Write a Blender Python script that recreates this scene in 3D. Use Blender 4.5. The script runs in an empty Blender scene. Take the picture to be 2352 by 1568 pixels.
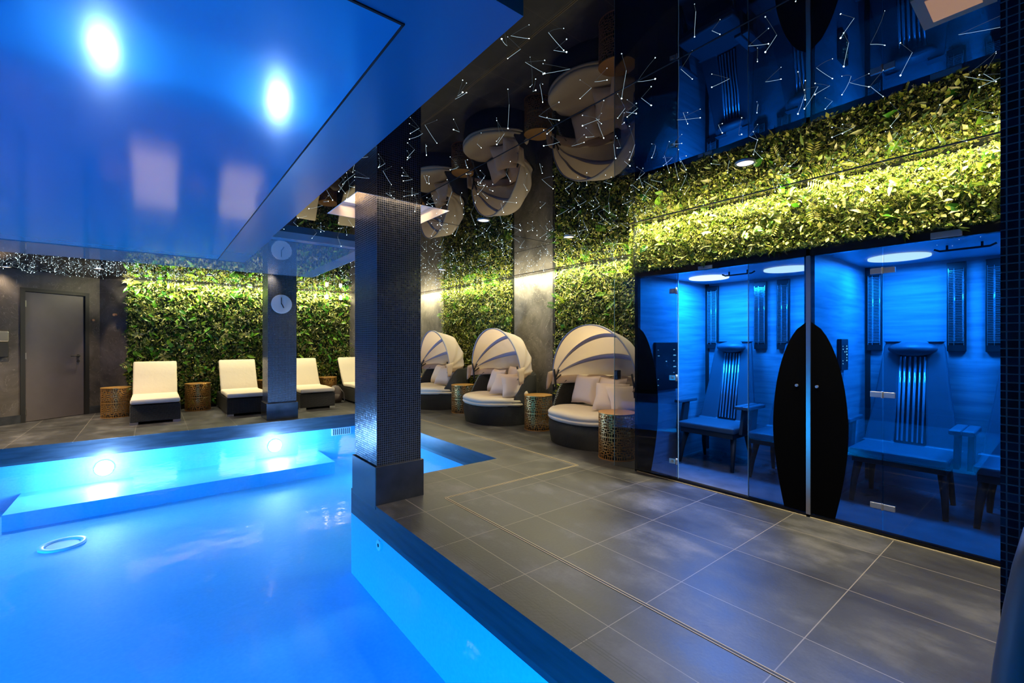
import bpy, math, random
import numpy as np
from math import sin, cos, pi, radians as R
random.seed(7); rng = np.random.default_rng(7)
SC = bpy.context.scene
COL = SC.collection

# ------------------------------------------------------------------ camera, world, exposure
EYE = 1.28
YAW = R(38.6)
cd = bpy.data.cameras.new('camera'); cam = bpy.data.objects.new('camera', cd); COL.objects.link(cam)
cam.location = (0, 0, EYE); cam.rotation_euler = (pi/2, 0, -YAW)
cd.sensor_fit = 'HORIZONTAL'; cd.sensor_width = 36.0; cd.lens = 36.0*1033/2352; cd.clip_start = 0.05
SC.camera = cam
SC.view_settings.view_transform = 'Standard'; SC.view_settings.look = 'None'
SC.view_settings.exposure = 0.0; SC.view_settings.gamma = 1.0; SC.view_settings.use_curve_mapping = False
W = bpy.data.worlds.new('world'); SC.world = W; W.use_nodes = True
W.node_tree.nodes['Background'].inputs[0].default_value = (0.5, 0.6, 0.8, 1)
W.node_tree.nodes['Background'].inputs[1].default_value = 0.012
SC.cycles.max_bounces = 10; SC.cycles.transparent_max_bounces = 16; SC.cycles.glossy_bounces = 5; SC.cycles.diffuse_bounces = 4
SC.cycles.sample_clamp_indirect = 6.0

ZC = 2.41     # black mirror ceiling
ZS = 2.34     # underside of the soffit over the pool
WZ = -0.18    # water level
WARM = (1.0, 0.80, 0.55); LED = (1.0, 0.92, 0.56); NEUT = (1.0, 0.90, 0.80); BLUE = (0.0, 0.43, 1.0)

def light(name, kind, loc, power, color, rot=(0, 0, 0), **kw):
    d = bpy.data.lights.new(name, kind); d.energy = power; d.color = color
    for k, v in kw.items(): setattr(d, k, v)
    o = bpy.data.objects.new(name, d); COL.objects.link(o); o.location = loc; o.rotation_euler = rot
    return o
def area(name, loc, power, color, sx, sy, rot=(0, 0, 0), spread=180):
    return light(name, 'AREA', loc, power, color, rot, shape='RECTANGLE', size=sx, size_y=sy, spread=R(spread))
def spot(name, loc, power, color, angle=80, rot=(0, 0, 0), blend=0.6, rad=0.04):
    return light(name, 'SPOT', loc, power, color, rot, spot_size=R(angle), spot_blend=blend, shadow_soft_size=rad)

# strips of warm light along the ceiling above the plant walls
area('led_strip_far', (1.6, 10.47, ZC-0.003), 190, LED, 4.0, 0.03, (R(20), 0, 0))
area('led_strip_side_a', (4.87, 7.3, ZC-0.003), 150, LED, 0.03, 5.4, (0, R(-20), 0))
area('led_strip_side_b', (4.87, 3.95, ZC-0.003), 74, LED, 0.03, 2.3, (0, R(-20), 0))
area('led_strip_cabin', (3.60, 1.15, ZC-0.003), 112, LED, 0.03, 3.2, (0, R(-15), 0))
# ceiling downlights (positions shared with the fixtures built further down)
DOWN = [(2.92, 1.30, 60, NEUT), (3.50, 3.40, 60, WARM), (3.55, 6.20, 60, WARM), (2.40, 3.43, 16, WARM), (3.4, 8.6, 36, WARM),
        (-0.66, 9.42, 60, WARM), (-1.73, 10.07, 30, WARM), (0.75, 9.2, 26, WARM), (2.2, 9.15, 28, WARM),
        (2.45, -0.55, 120, NEUT), (3.1, 0.3, 30, NEUT), (-1.6, 8.8, 380, WARM), (3.3, 4.9, 26, WARM), (2.35, 2.3, 18, NEUT)]
for i, (x, y, p, c) in enumerate(DOWN):
    spot('downlight_lamp', (x, y, ZC-0.03), p, c, 115, blend=0.9, rad=0.05)
# two added rows of tilted fill spots, no fixtures, brightening daybeds and loungers
for y, p in ((3.5, 36), (5.6, 36), (7.6, 36)):
    spot('tilted_fill', (2.75, y, ZC-0.03), p, (1.0, 0.80, 0.62), 75, (0, R(48), 0), .8, .05)
for x, p in ((0.1, 18), (1.5, 13), (2.7, 15)):
    spot('tilted_fill', (x, 8.05, ZC-0.03), p, (1.0, 0.86, 0.66), 70, (R(42), 0, 0), .8, .05)
spot('corner_beam_lamp', (-0.70, 10.66, ZC-0.03), 110, WARM, 36, blend=.5, rad=.02)
# light in the coffer round the near pillar
for x_, y_ in ((1.28, 3.6), (1.9, 3.6), (1.6, 4.02)): light('coffer_lamp', 'POINT', (x_, y_, 2.62), 13, (1.0, 0.72, 0.45), shadow_soft_size=0.03)
area('coffer_slot_lamp', (1.56, 3.396, 2.60), 14, WARM, 0.38, 0.02)
# under-water lamps on the far wall, plus added fill lights without fixtures
PY0_ = 0.60
POOLLAMPS = [(-0.50, 7.86), (1.52, 7.86)]
for x, y in POOLLAMPS:
    light('pool_lamp_glow', 'POINT', (x, y-0.16, -0.37), 120, (0.42, 0.58, 1.0), shadow_soft_size=0.12)
area('pool_fill_near', (-0.9, PY0_+0.03, -0.42), 110, BLUE, 4.2, 0.30, (R(50), 0, 0))  # out-of-view fill added to spread blue evenly through the pool
for y_ in (2.95, 3.10, 5.1, 5.5): spot('pool_fill_side', (-2.95, y_, -0.30), 270, BLUE, 118, (0, R(-50), 0), 1.0, .15)  # added fills beyond the frame, set where their reflections stay hidden
light('pool_side_glow', 'POINT', (2.55, 6.6, -0.45), 10, BLUE, shadow_soft_size=0.25)
# blue lamps inside the heat cabins
CABLAMPS = [(4.48, 2.36), (4.50, 1.63), (4.54, 0.86), (4.54, 0.12)]
for x, y in CABLAMPS:
    light('cabin_lamp', 'AREA', (x, y, 1.915), 60, (0.0, 0.21, 1.0), (0, 0, 0), shape='DISK', size=0.34)

# ------------------------------------------------------------------ materials
def new_mat(name):
    m = bpy.data.materials.new(name); m.use_nodes = True; nt = m.node_tree
    return m, nt, nt.nodes['Principled BSDF']
def setp(b, **kw):
    for k, v in kw.items():
        k = k.replace('_', ' ')
        if k == 'Spec': k = 'Specular IOR Level'
        if isinstance(v, tuple) and len(v) == 3: v = (*v, 1)
        b.inputs[k].default_value = v
def simple(name, col, rough=0.5, metal=0.0, bump=0.0, bscale=40, var=0.0, vscale=6, spec=0.5, coat=0.0, coord='Object'):
    m, nt, b = new_mat(name); setp(b, Base_Color=col, Roughness=rough, Metallic=metal, Spec=spec)
    if coat: b.inputs['Coat Weight'].default_value = coat
    tc = nt.nodes.new('ShaderNodeTexCoord')
    if var:
        n = nt.nodes.new('ShaderNodeTexNoise'); n.inputs['Scale'].default_value = vscale; n.inputs['Detail'].default_value = 6
        nt.links.new(tc.outputs[coord], n.inputs['Vector'])
        r = nt.nodes.new('ShaderNodeValToRGB'); r.color_ramp.elements[0].position = .3; r.color_ramp.elements[1].position = .7
        r.color_ramp.elements[0].color = (*[c*(1-var) for c in col], 1); r.color_ramp.elements[1].color = (*[min(1, c*(1+var)) for c in col], 1)
        nt.links.new(n.outputs['Fac'], r.inputs['Fac']); nt.links.new(r.outputs['Color'], b.inputs['Base Color'])
    if bump:
        n = nt.nodes.new('ShaderNodeTexNoise'); n.inputs['Scale'].default_value = bscale; n.inputs['Detail'].default_value = 4
        nt.links.new(tc.outputs[coord], n.inputs['Vector'])
        bp = nt.nodes.new('ShaderNodeBump'); bp.inputs['Strength'].default_value = bump; bp.inputs['Distance'].default_value = 0.01
        nt.links.new(n.outputs['Fac'], bp.inputs['Height']); nt.links.new(bp.outputs['Normal'], b.inputs['Normal'])
    return m
def emis(name, col, strength, sample=True):
    m, nt, b = new_mat(name); setp(b, Base_Color=(0.02, 0.02, 0.02), Emission_Color=col, Emission_Strength=strength)
    if not sample: m.cycles.emission_sampling = 'NONE'
    return m
def N(nt, t, **kw):
    n = nt.nodes.new(t)
    for k, v in kw.items(): setattr(n, k, v)
    return n
def math_(nt, op, a, b=None, c=None):
    n = nt.nodes.new('ShaderNodeMath'); n.operation = op
    for i, v in enumerate((a, b, c)):
        if v is None: continue
        if isinstance(v, (int, float)): n.inputs[i].default_value = v
        else: nt.links.new(v, n.inputs[i])
    return n.outputs[0]
def grid_line(nt, val, off, pitch, half):
    """1 on a grout line, 0 on the tile"""
    a = math_(nt, 'SUBTRACT', val, off); a = math_(nt, 'DIVIDE', a, pitch); a = math_(nt, 'FRACT', a)
    a = math_(nt, 'SUBTRACT', a, 0.5); a = math_(nt, 'ABSOLUTE', a)       # 0.5 on line
    return math_(nt, 'GREATER_THAN', a, 0.5-half/pitch)
def mixc(nt, fac, a, b):
    n = nt.nodes.new('ShaderNodeMix'); n.data_type = 'RGBA'
    for i, v in ((0, fac), (6, a), (7, b)):
        if isinstance(v, (int, float)): n.inputs[i].default_value = v
        elif isinstance(v, tuple): n.inputs[i].default_value = (*v, 1) if len(v) == 3 else v
        else: nt.links.new(v, n.inputs[i])
    return n.outputs[2]

def floor_mat():
    m, nt, b = new_mat('slate_floor')
    g = N(nt, 'ShaderNodeNewGeometry'); s = N(nt, 'ShaderNodeSeparateXYZ'); nt.links.new(g.outputs['Position'], s.inputs[0])
    lx = grid_line(nt, s.outputs[0], 2.2, 0.6, 0.0022); ly = grid_line(nt, s.outputs[1], 1.31, 0.58, 0.0022)
    lines = math_(nt, 'MAXIMUM', lx, ly)
    # fine ribs along the pool edge
    rib = grid_line(nt, s.outputs[0], 1.43, 0.016, 0.0022)
    inr = math_(nt, 'MULTIPLY', math_(nt, 'GREATER_THAN', s.outputs[0], 1.42), math_(nt, 'LESS_THAN', s.outputs[0], 1.47))
    inr = math_(nt, 'MULTIPLY', inr, math_(nt, 'LESS_THAN', s.outputs[1], 3.9)); rib = math_(nt, 'MULTIPLY', rib, inr)
    n1 = N(nt, 'ShaderNodeTexNoise'); n1.inputs['Scale'].default_value = 1.7; n1.inputs['Detail'].default_value = 8; n1.inputs['Roughness'].default_value = .65
    mp = N(nt, 'ShaderNodeMapping'); mp.inputs['Scale'].default_value = (1.6, 0.9, 1); nt.links.new(g.outputs['Position'], mp.inputs[0]); nt.links.new(mp.outputs[0], n1.inputs['Vector'])
    r = N(nt, 'ShaderNodeValToRGB'); e = r.color_ramp.elements
    e[0].position = .36; e[0].color = (0.042, 0.040, 0.043, 1); e[1].position = .74; e[1].color = (0.21, 0.20, 0.205, 1)
    x = r.color_ramp.elements.new(.52); x.color = (0.072, 0.070, 0.073, 1)
    nt.links.new(n1.outputs['Fac'], r.inputs['Fac'])
    n2 = N(nt, 'ShaderNodeTexNoise'); n2.inputs['Scale'].default_value = 60; n2.inputs['Detail'].default_value = 6; nt.links.new(g.outputs['Position'], n2.inputs['Vector'])
    # tile to tile tone
    cx = math_(nt, 'FLOOR', math_(nt, 'DIVIDE', math_(nt, 'SUBTRACT', s.outputs[0], 2.2), 0.6)); cy = math_(nt, 'FLOOR', math_(nt, 'DIVIDE', math_(nt, 'SUBTRACT', s.outputs[1], 1.31), 0.58))
    wn = N(nt, 'ShaderNodeTexWhiteNoise', noise_dimensions='2D'); cb = N(nt, 'ShaderNodeCombineXYZ'); nt.links.new(cx, cb.inputs[0]); nt.links.new(cy, cb.inputs[1]); nt.links.new(cb.outputs[0], wn.inputs['Vector'])
    tone = math_(nt, 'MULTIPLY_ADD', wn.outputs['Value'], 0.22, 0.50); tone = math_(nt, 'MULTIPLY', tone, math_(nt, 'MULTIPLY_ADD', n2.outputs['Fac'], 0.5, 0.75))
    mm = N(nt, 'ShaderNodeVectorMath', operation='SCALE'); nt.links.new(r.outputs['Color'], mm.inputs[0]); nt.links.new(tone, mm.inputs['Scale'])
    c = mixc(nt, lines, mm.outputs[0], (0.22, 0.19, 0.16)); c = mixc(nt, rib, c, (0.02, 0.02, 0.02))
    nt.links.new(c, b.inputs['Base Color']); setp(b, Roughness=0.42, Spec=0.55)
    rr = math_(nt, 'MULTIPLY_ADD', n1.outputs['Fac'], 0.35, 0.26); nt.links.new(rr, b.inputs['Roughness'])
    bp = N(nt, 'ShaderNodeBump'); bp.inputs['Strength'].default_value = .18; bp.inputs['Distance'].default_value = .004
    h = math_(nt, 'SUBTRACT', n2.outputs['Fac'], math_(nt, 'MULTIPLY', lines, 1.0)); nt.links.new(h, bp.inputs['Height']); nt.links.new(bp.outputs['Normal'], b.inputs['Normal'])
    return m
def mosaic_mat(name, pitch, col, grout, rough=0.12, wob=0.05, gw=0.09):
    m, nt, b = new_mat(name)
    g = N(nt, 'ShaderNodeNewGeometry'); s = N(nt, 'ShaderNodeSeparateXYZ'); nt.links.new(g.outputs['Position'], s.inputs[0])
    ns = N(nt, 'ShaderNodeSeparateXYZ'); nt.links.new(g.outputs['True Normal'], ns.inputs[0])
    ls = []
    for k in range(3):
        l = grid_line(nt, s.outputs[k], 0.0013, pitch, pitch*gw); off = math_(nt, 'LESS_THAN', math_(nt, 'ABSOLUTE', ns.outputs[k]), 0.5)
        ls.append(math_(nt, 'MULTIPLY', l, off))
    line = math_(nt, 'MAXIMUM', math_(nt, 'MAXIMUM', ls[0], ls[1]), ls[2])
    v = N(nt, 'ShaderNodeVectorMath', operation='SCALE'); v.inputs['Scale'].default_value = 1/pitch
    v0 = N(nt, 'ShaderNodeVectorMath', operation='SUBTRACT'); v0.inputs[1].default_value = (0.0013,)*3; nt.links.new(g.outputs['Position'], v0.inputs[0]); nt.links.new(v0.outputs[0], v.inputs[0])
    fl = N(nt, 'ShaderNodeVectorMath', operation='FLOOR'); nt.links.new(v.outputs[0], fl.inputs[0])
    wn = N(nt, 'ShaderNodeTexWhiteNoise'); nt.links.new(fl.outputs[0], wn.inputs['Vector'])
    sb = N(nt, 'ShaderNodeVectorMath', operation='SUBTRACT'); sb.inputs[1].default_value = (.5, .5, .5); nt.links.new(wn.outputs['Color'], sb.inputs[0])
    sc = N(nt, 'ShaderNodeVectorMath', operation='SCALE'); sc.inputs['Scale'].default_value = wob; nt.links.new(sb.outputs[0], sc.inputs[0])
    ad = N(nt, 'ShaderNodeVectorMath', operation='ADD'); nt.links.new(sc.outputs[0], ad.inputs[0]); nt.links.new(g.outputs['Normal'], ad.inputs[1])
    nm = N(nt, 'ShaderNodeVectorMath', operation='NORMALIZE'); nt.links.new(ad.outputs[0], nm.inputs[0]); nt.links.new(nm.outputs[0], b.inputs['Normal'])
    tone = mixc(nt, wn.outputs['Value'], tuple(c*0.6 for c in col), tuple(c*1.5 for c in col))
    nt.links.new(mixc(nt, line, tone, grout), b.inputs['Base Color'])
    nt.links.new(math_(nt, 'MULTIPLY_ADD', line, 0.6, rough), b.inputs['Roughness']); setp(b, Spec=0.7)
    return m
def plaster_mat(name, c0, c1):
    m, nt, b = new_mat(name); g = N(nt, 'ShaderNodeNewGeometry')
    n1 = N(nt, 'ShaderNodeTexNoise'); n1.inputs['Scale'].default_value = 2.2; n1.inputs['Detail'].default_value = 8; n1.inputs['Distortion'].default_value = 1.2
    nt.links.new(g.outputs['Position'], n1.inputs['Vector'])
    r = N(nt, 'ShaderNodeValToRGB'); r.color_ramp.elements[0].position = .35; r.color_ramp.elements[1].position = .7
    r.color_ramp.elements[0].color = (*c0, 1); r.color_ramp.elements[1].color = (*c1, 1); nt.links.new(n1.outputs['Fac'], r.inputs['Fac'])
    v = N(nt, 'ShaderNodeTexNoise'); v.inputs['Scale'].default_value = 3.2; v.inputs['Detail'].default_value = 5; v.inputs['Distortion'].default_value = 2.5; nt.links.new(g.outputs['Position'], v.inputs['Vector'])
    ve = math_(nt, 'LESS_THAN', math_(nt, 'ABSOLUTE', math_(nt, 'SUBTRACT', v.outputs['Fac'], 0.5)), 0.0035)
    nt.links.new(mixc(nt, math_(nt, 'MULTIPLY', ve, .45), r.outputs['Color'], tuple(min(1, c*2.6) for c in c1)), b.inputs['Base Color'])
    setp(b, Roughness=.55, Spec=.35)
    bp = N(nt, 'ShaderNodeBump'); bp.inputs['Strength'].default_value = .25; bp.inputs['Distance'].default_value = .01; nt.links.new(n1.outputs['Fac'], bp.inputs['Height']); nt.links.new(bp.outputs['Normal'], b.inputs['Normal'])
    return m
def mirror_ceiling_mat():
    m, nt, b = new_mat('black_mirror_ceiling'); setp(b, Base_Color=(0.004, 0.004, 0.005), Roughness=0.02)
    b.inputs['IOR'].default_value = 1.6; setp(b, Spec=0.9)
    gl = N(nt, 'ShaderNodeBsdfGlossy'); gl.inputs['Roughness'].default_value = 0.012; gl.inputs['Color'].default_value = (0.9, 0.9, 0.95, 1)
    fr = N(nt, 'ShaderNodeFresnel'); fr.inputs['IOR'].default_value = 1.75
    f = math_(nt, 'MULTIPLY_ADD', fr.outputs[0], 0.78, 0.0)
    mx = N(nt, 'ShaderNodeMixShader'); nt.links.new(f, mx.inputs[0])
    df = N(nt, 'ShaderNodeBsdfDiffuse'); df.inputs['Color'].default_value = (0.004, 0.004, 0.005, 1)
    nt.links.new(df.outputs[0], mx.inputs[1]); nt.links.new(gl.outputs[0], mx.inputs[2]); nt.links.new(mx.outputs[0], nt.nodes['Material Output'].inputs[0])
    n = N(nt, 'ShaderNodeTexNoise'); n.inputs['Scale'].default_value = 1.3; g = N(nt, 'ShaderNodeNewGeometry'); nt.links.new(g.outputs['Position'], n.inputs['Vector'])
    bp = N(nt, 'ShaderNodeBump'); bp.inputs['Strength'].default_value = .15; bp.inputs['Distance'].default_value = .012; nt.links.new(n.outputs['Fac'], bp.inputs['Height']); nt.links.new(bp.outputs['Normal'], gl.inputs['Normal'])
    nt.nodes.remove(b); return m
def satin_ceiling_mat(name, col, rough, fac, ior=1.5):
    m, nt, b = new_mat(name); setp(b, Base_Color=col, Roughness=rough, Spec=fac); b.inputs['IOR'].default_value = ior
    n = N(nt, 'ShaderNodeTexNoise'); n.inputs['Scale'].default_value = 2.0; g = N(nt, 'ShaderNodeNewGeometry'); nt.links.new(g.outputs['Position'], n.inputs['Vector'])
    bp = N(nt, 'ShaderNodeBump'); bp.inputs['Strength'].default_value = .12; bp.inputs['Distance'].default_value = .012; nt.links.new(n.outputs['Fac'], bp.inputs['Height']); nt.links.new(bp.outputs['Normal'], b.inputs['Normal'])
    return m
def water_mat():
    m, nt, b = new_mat('pool_water'); nt.nodes.remove(b)
    g = N(nt, 'ShaderNodeNewGeometry')
    n1 = N(nt, 'ShaderNodeTexNoise'); n1.inputs['Scale'].default_value = 2.0; n1.inputs['Detail'].default_value = 3; nt.links.new(g.outputs['Position'], n1.inputs['Vector'])
    n2 = N(nt, 'ShaderNodeTexNoise'); n2.inputs['Scale'].default_value = 14; n2.inputs['Detail'].default_value = 2; nt.links.new(g.outputs['Position'], n2.inputs['Vector'])
    h = math_(nt, 'MULTIPLY_ADD', n2.outputs['Fac'], 0.16, n1.outputs['Fac'])
    bp = N(nt, 'ShaderNodeBump'); bp.inputs['Strength'].default_value = .35; bp.inputs['Distance'].default_value = .02; nt.links.new(h, bp.inputs['Height'])
    fr = N(nt, 'ShaderNodeFresnel'); fr.inputs['IOR'].default_value = 1.40; nt.links.new(bp.outputs[0], fr.inputs['Normal'])
    gl = N(nt, 'ShaderNodeBsdfGlossy'); gl.inputs['Roughness'].default_value = .08; nt.links.new(bp.outputs[0], gl.inputs['Normal'])
    tr = N(nt, 'ShaderNodeBsdfTransparent'); tr.inputs[0].default_value = (0.72, 0.93, 1.0, 1)
    mx = N(nt, 'ShaderNodeMixShader'); nt.links.new(fr.outputs[0], mx.inputs[0]); nt.links.new(tr.outputs[0], mx.inputs[1]); nt.links.new(gl.outputs[0], mx.inputs[2])
    nt.links.new(mx.outputs[0], nt.nodes['Material Output'].inputs[0]); return m
def glass_mat(name, tint, ior=1.5, rough=0.0):
    m, nt, b = new_mat(name); nt.nodes.remove(b)
    fr = N(nt, 'ShaderNodeFresnel'); fr.inputs['IOR'].default_value = ior
    gl = N(nt, 'ShaderNodeBsdfGlossy'); gl.inputs['Roughness'].default_value = rough
    tr = N(nt, 'ShaderNodeBsdfTransparent'); tr.inputs[0].default_value = (*tint, 1)
    mx = N(nt, 'ShaderNodeMixShader'); nt.links.new(fr.outputs[0], mx.inputs[0]); nt.links.new(tr.outputs[0], mx.inputs[1]); nt.links.new(gl.outputs[0], mx.inputs[2])
    nt.links.new(mx.outputs[0], nt.nodes['Material Output'].inputs[0]); return m
def leaf_mat(name, stops, rough=0.4, trans=0.25):
    m, nt, b = new_mat(name); g = N(nt, 'ShaderNodeNewGeometry')
    r = N(nt, 'ShaderNodeValToRGB'); r.color_ramp.interpolation = 'LINEAR'
    el = r.color_ramp.elements
    while len(el) < len(stops): el.new(0.5)
    for i, (p, c) in enumerate(stops): el[i].position = p; el[i].color = (*c, 1)
    nt.links.new(g.outputs['Random Per Island'], r.inputs['Fac']); nt.links.new(r.outputs['Color'], b.inputs['Base Color']); setp(b, Roughness=rough, Spec=.4)
    tl = N(nt, 'ShaderNodeBsdfTranslucent'); nt.links.new(r.outputs['Color'], tl.inputs[0])
    mx = N(nt, 'ShaderNodeMixShader'); mx.inputs[0].default_value = trans; nt.links.new(b.outputs[0], mx.inputs[1]); nt.links.new(tl.outputs[0], mx.inputs[2])
    nt.links.new(mx.outputs[0], nt.nodes['Material Output'].inputs[0]); return m
def wicker_mat():
    m, nt, b = new_mat('dark_wicker'); tc = N(nt, 'ShaderNodeTexCoord'); s = N(nt, 'ShaderNodeSeparateXYZ'); nt.links.new(tc.outputs['Object'], s.inputs[0])
    at = math_(nt, 'ARCTAN2', s.outputs[1], s.outputs[0]); hx = math_(nt, 'ADD', math_(nt, 'MULTIPLY', at, 0.6), math_(nt, 'MULTIPLY', s.outputs[0], .35))
    a = math_(nt, 'SINE', math_(nt, 'MULTIPLY', hx, 330)); z = math_(nt, 'SINE', math_(nt, 'MULTIPLY', s.outputs[2], 420))
    h = math_(nt, 'MULTIPLY', a, z)
    c = mixc(nt, math_(nt, 'MULTIPLY_ADD', h, .5, .5), (0.004, 0.004, 0.005), (0.018, 0.017, 0.018)); nt.links.new(c, b.inputs['Base Color']); setp(b, Roughness=.4, Spec=.4)
    bp = N(nt, 'ShaderNodeBump'); bp.inputs['Strength'].default_value = .8; bp.inputs['Distance'].default_value = .006; nt.links.new(h, bp.inputs['Height']); nt.links.new(bp.outputs['Normal'], b.inputs['Normal'])
    return m
def wood_mat():
    m, nt, b = new_mat('pale_grained_panel'); g = N(nt, 'ShaderNodeNewGeometry')
    mp = N(nt, 'ShaderNodeMapping'); mp.inputs['Scale'].default_value = (1.2, 1.2, 16); nt.links.new(g.outputs['Position'], mp.inputs[0])
    n = N(nt, 'ShaderNodeTexNoise'); n.inputs['Scale'].default_value = 1.6; n.inputs['Detail'].default_value = 7; n.inputs['Distortion'].default_value = .4; nt.links.new(mp.outputs[0], n.inputs['Vector'])
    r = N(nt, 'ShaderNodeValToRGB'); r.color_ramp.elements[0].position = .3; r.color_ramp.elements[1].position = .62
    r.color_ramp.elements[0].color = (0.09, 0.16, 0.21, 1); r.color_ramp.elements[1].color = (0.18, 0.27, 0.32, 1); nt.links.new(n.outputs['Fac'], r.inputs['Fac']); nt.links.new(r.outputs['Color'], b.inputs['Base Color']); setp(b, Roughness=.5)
    return m
def liner_mat():
    m, nt, b = new_mat('pool_liner'); g = N(nt, 'ShaderNodeNewGeometry')
    n = N(nt, 'ShaderNodeTexNoise'); n.inputs['Scale'].default_value = 45; n.inputs['Detail'].default_value = 3; nt.links.new(g.outputs['Position'], n.inputs['Vector'])
    nt.links.new(mixc(nt, n.outputs['Fac'], (0.06, 0.52, 0.85), (0.14, 0.66, 0.96)), b.inputs['Base Color']); setp(b, Roughness=.6); return m

M = dict(
    floor=floor_mat(), mosaic=mosaic_mat('black_mosaic', 0.0178, (0.008, 0.012, 0.020), (0.11, 0.10, 0.10), 0.25, 0.06, 0.08),
    mosaic_big=mosaic_mat('black_mosaic_near', 0.0225, (0.008, 0.009, 0.013), (0.10, 0.08, 0.075), 0.14, 0.05, 0.07),
    skirt=simple('dark_skirting', (0.035, 0.038, 0.045), .25, var=.3), plaster=plaster_mat('dark_plaster', (0.045, 0.038, 0.034), (0.105, 0.09, 0.08)),
    stone=plaster_mat('grey_stone', (0.10, 0.09, 0.078), (0.24, 0.215, 0.185)),
    mirror=mirror_ceiling_mat(), seam=simple('black_seam', (0.002, 0.002, 0.002), .8),
    stretch=satin_ceiling_mat('stretch_ceiling', (0.015, 0.27, 0.46), 0.13, 0.6, 1.5), soffit=satin_ceiling_mat('soffit_pool_blue', (0.010, 0.15, 0.26), 0.25, 0.3),  # blue of the pool light put into both base colours
    lacquer=satin_ceiling_mat('soffit_lacquer', (0.16, 0.20, 0.25), 0.03, 1.0, 1.7), rim=simple('soffit_rim', (0.42, 0.42, 0.45), .45),
    water=water_mat(), liner=liner_mat(), coping=simple('pool_band_tile', (0.03, 0.04, 0.05), .3, var=.4, vscale=20, coord='Generated'),
    glass=glass_mat('tinted_glass', (0.77, 0.79, 0.82), 1.55), glassedge=simple('glass_edge', (0.35, 0.55, 0.6), .15, spec=.9), black=simple('black_gloss', (0.004, 0.004, 0.005), .18), film=simple('black_film', (0.001, 0.001, 0.0015), .9, spec=.05),
    blackmatt=simple('black_matt', (0.012, 0.012, 0.013), .6), steel=simple('brushed_steel', (0.62, 0.60, 0.58), .28, 1.0, bump=.05, bscale=200), steeldark=simple('dull_steel', (0.45, 0.43, 0.42), .4, .9),
    wicker=wicker_mat(), cushion=simple('cream_cushion', (0.68, 0.58, 0.44), .8, bump=.25, bscale=18, spec=.2), canopy=simple('canopy_fabric', (0.56, 0.46, 0.37), .85, bump=.5, bscale=7, spec=.15),
    sleeve=simple('canopy_hoop_sleeve', (0.30, 0.29, 0.36), .8), pillow=simple('cream_pillow', (0.66, 0.53, 0.41), .85, bump=.35, bscale=12, spec=.15),
    gold=simple('gold_metal', (0.62, 0.33, 0.10), .34, .75, spec=.5), wood=wood_mat(), cabfloor=simple('cabin_floor', (0.10, 0.105, 0.12), .25, var=.2),
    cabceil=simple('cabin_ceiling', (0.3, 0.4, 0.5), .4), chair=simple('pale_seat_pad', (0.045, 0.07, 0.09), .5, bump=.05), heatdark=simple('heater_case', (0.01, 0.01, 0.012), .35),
    heatbar=simple('heater_bar', (0.75, 0.78, 0.8), .15, .9), acryl=simple('clear_heater_rod', (0.55, 0.7, 0.8), .08, .7), door=simple('grey_door', (0.10, 0.085, 0.088), .45, var=.06, bump=.03, bscale=300),
    led=emis('cabin_lamp_lens', (0.55, 0.85, 1.0), 1.6, False), poolled=emis('pool_lamp_lens', (0.80, 0.93, 1.0), 14.0, False), downled=emis('downlight_lens', (1.0, 0.82, 0.66), 2.2), bulb=emis('bulb', (1.0, 0.85, 0.62), 14),
    star=emis('fibre_tip', (0.72, 0.95, 1.0), 22, False), fibre=emis('fibre_strand', (0.62, 0.85, 0.95), 0.9, False),
    coffer=simple('coffer_paint', (0.80, 0.72, 0.60), .6), backing=simple('plant_backing', (0.012, 0.018, 0.008), .9), bag=simple('brown_bag', (0.09, 0.065, 0.06), .6, bump=.4, bscale=12), bagtrim=simple('bag_strap', (0.15, 0.13, 0.13), .7),
    screen=emis('panel_leds', (0.2, 0.7, 1.0), 1.6), cream=simple('white_inlet', (0.8, 0.85, 0.85), .4), copper=simple('copper_lamp', (0.5, 0.28, 0.16), .35, .6), hand=simple('black_hand', (0.01, 0.01, 0.01), .5), dimlens=emis('dim_lens', (0.9, 0.5, 0.3), .35), clock=simple('clock_metal', (0.66, 0.60, 0.56), .35, .35), rail=simple('brown_rail', (0.10, 0.085, 0.08), .5, .3), goldline=simple('sealant_line', (0.45, 0.36, 0.22), .6),
)
def add_translucent(m, col, fac):
    nt = m.node_tree; b = nt.nodes['Principled BSDF']; tl = N(nt, 'ShaderNodeBsdfTranslucent'); tl.inputs[0].default_value = (*col, 1)
    mx = N(nt, 'ShaderNodeMixShader'); mx.inputs[0].default_value = fac; nt.links.new(b.outputs[0], mx.inputs[1]); nt.links.new(tl.outputs[0], mx.inputs[2]); nt.links.new(mx.outputs[0], nt.nodes['Material Output'].inputs[0])
add_translucent(M['canopy'], (0.80, 0.60, 0.44), .38)
GREEN = [(0, (0.012, 0.030, 0.008)), (.3, (0.030, 0.075, 0.010)), (.55, (0.10, 0.18, 0.02)), (.8, (0.28, 0.30, 0.05)), (1, (0.50, 0.42, 0.16))]
OLIVE = [(0, (0.03, 0.08, 0.010)), (.25, (0.12, 0.22, 0.02)), (.5, (0.32, 0.34, 0.03)), (.8, (0.52, 0.50, 0.12)), (1, (0.72, 0.62, 0.34))]
M['leaf'] = leaf_mat('mixed_leaves', GREEN); M['leafside'] = leaf_mat('light_leaves', [(0, (0.02, 0.05, 0.01)), (.35, (0.14, 0.20, 0.015)), (.7, (0.36, 0.36, 0.04)), (1, (0.58, 0.50, 0.18))])
M['moss'] = leaf_mat('yellow_moss', OLIVE); M['broad'] = leaf_mat('broad_leaves', [(0, (0.015, 0.08, 0.01)), (.6, (0.06, 0.22, 0.01)), (1, (0.22, 0.40, 0.03))], .3)
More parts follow.
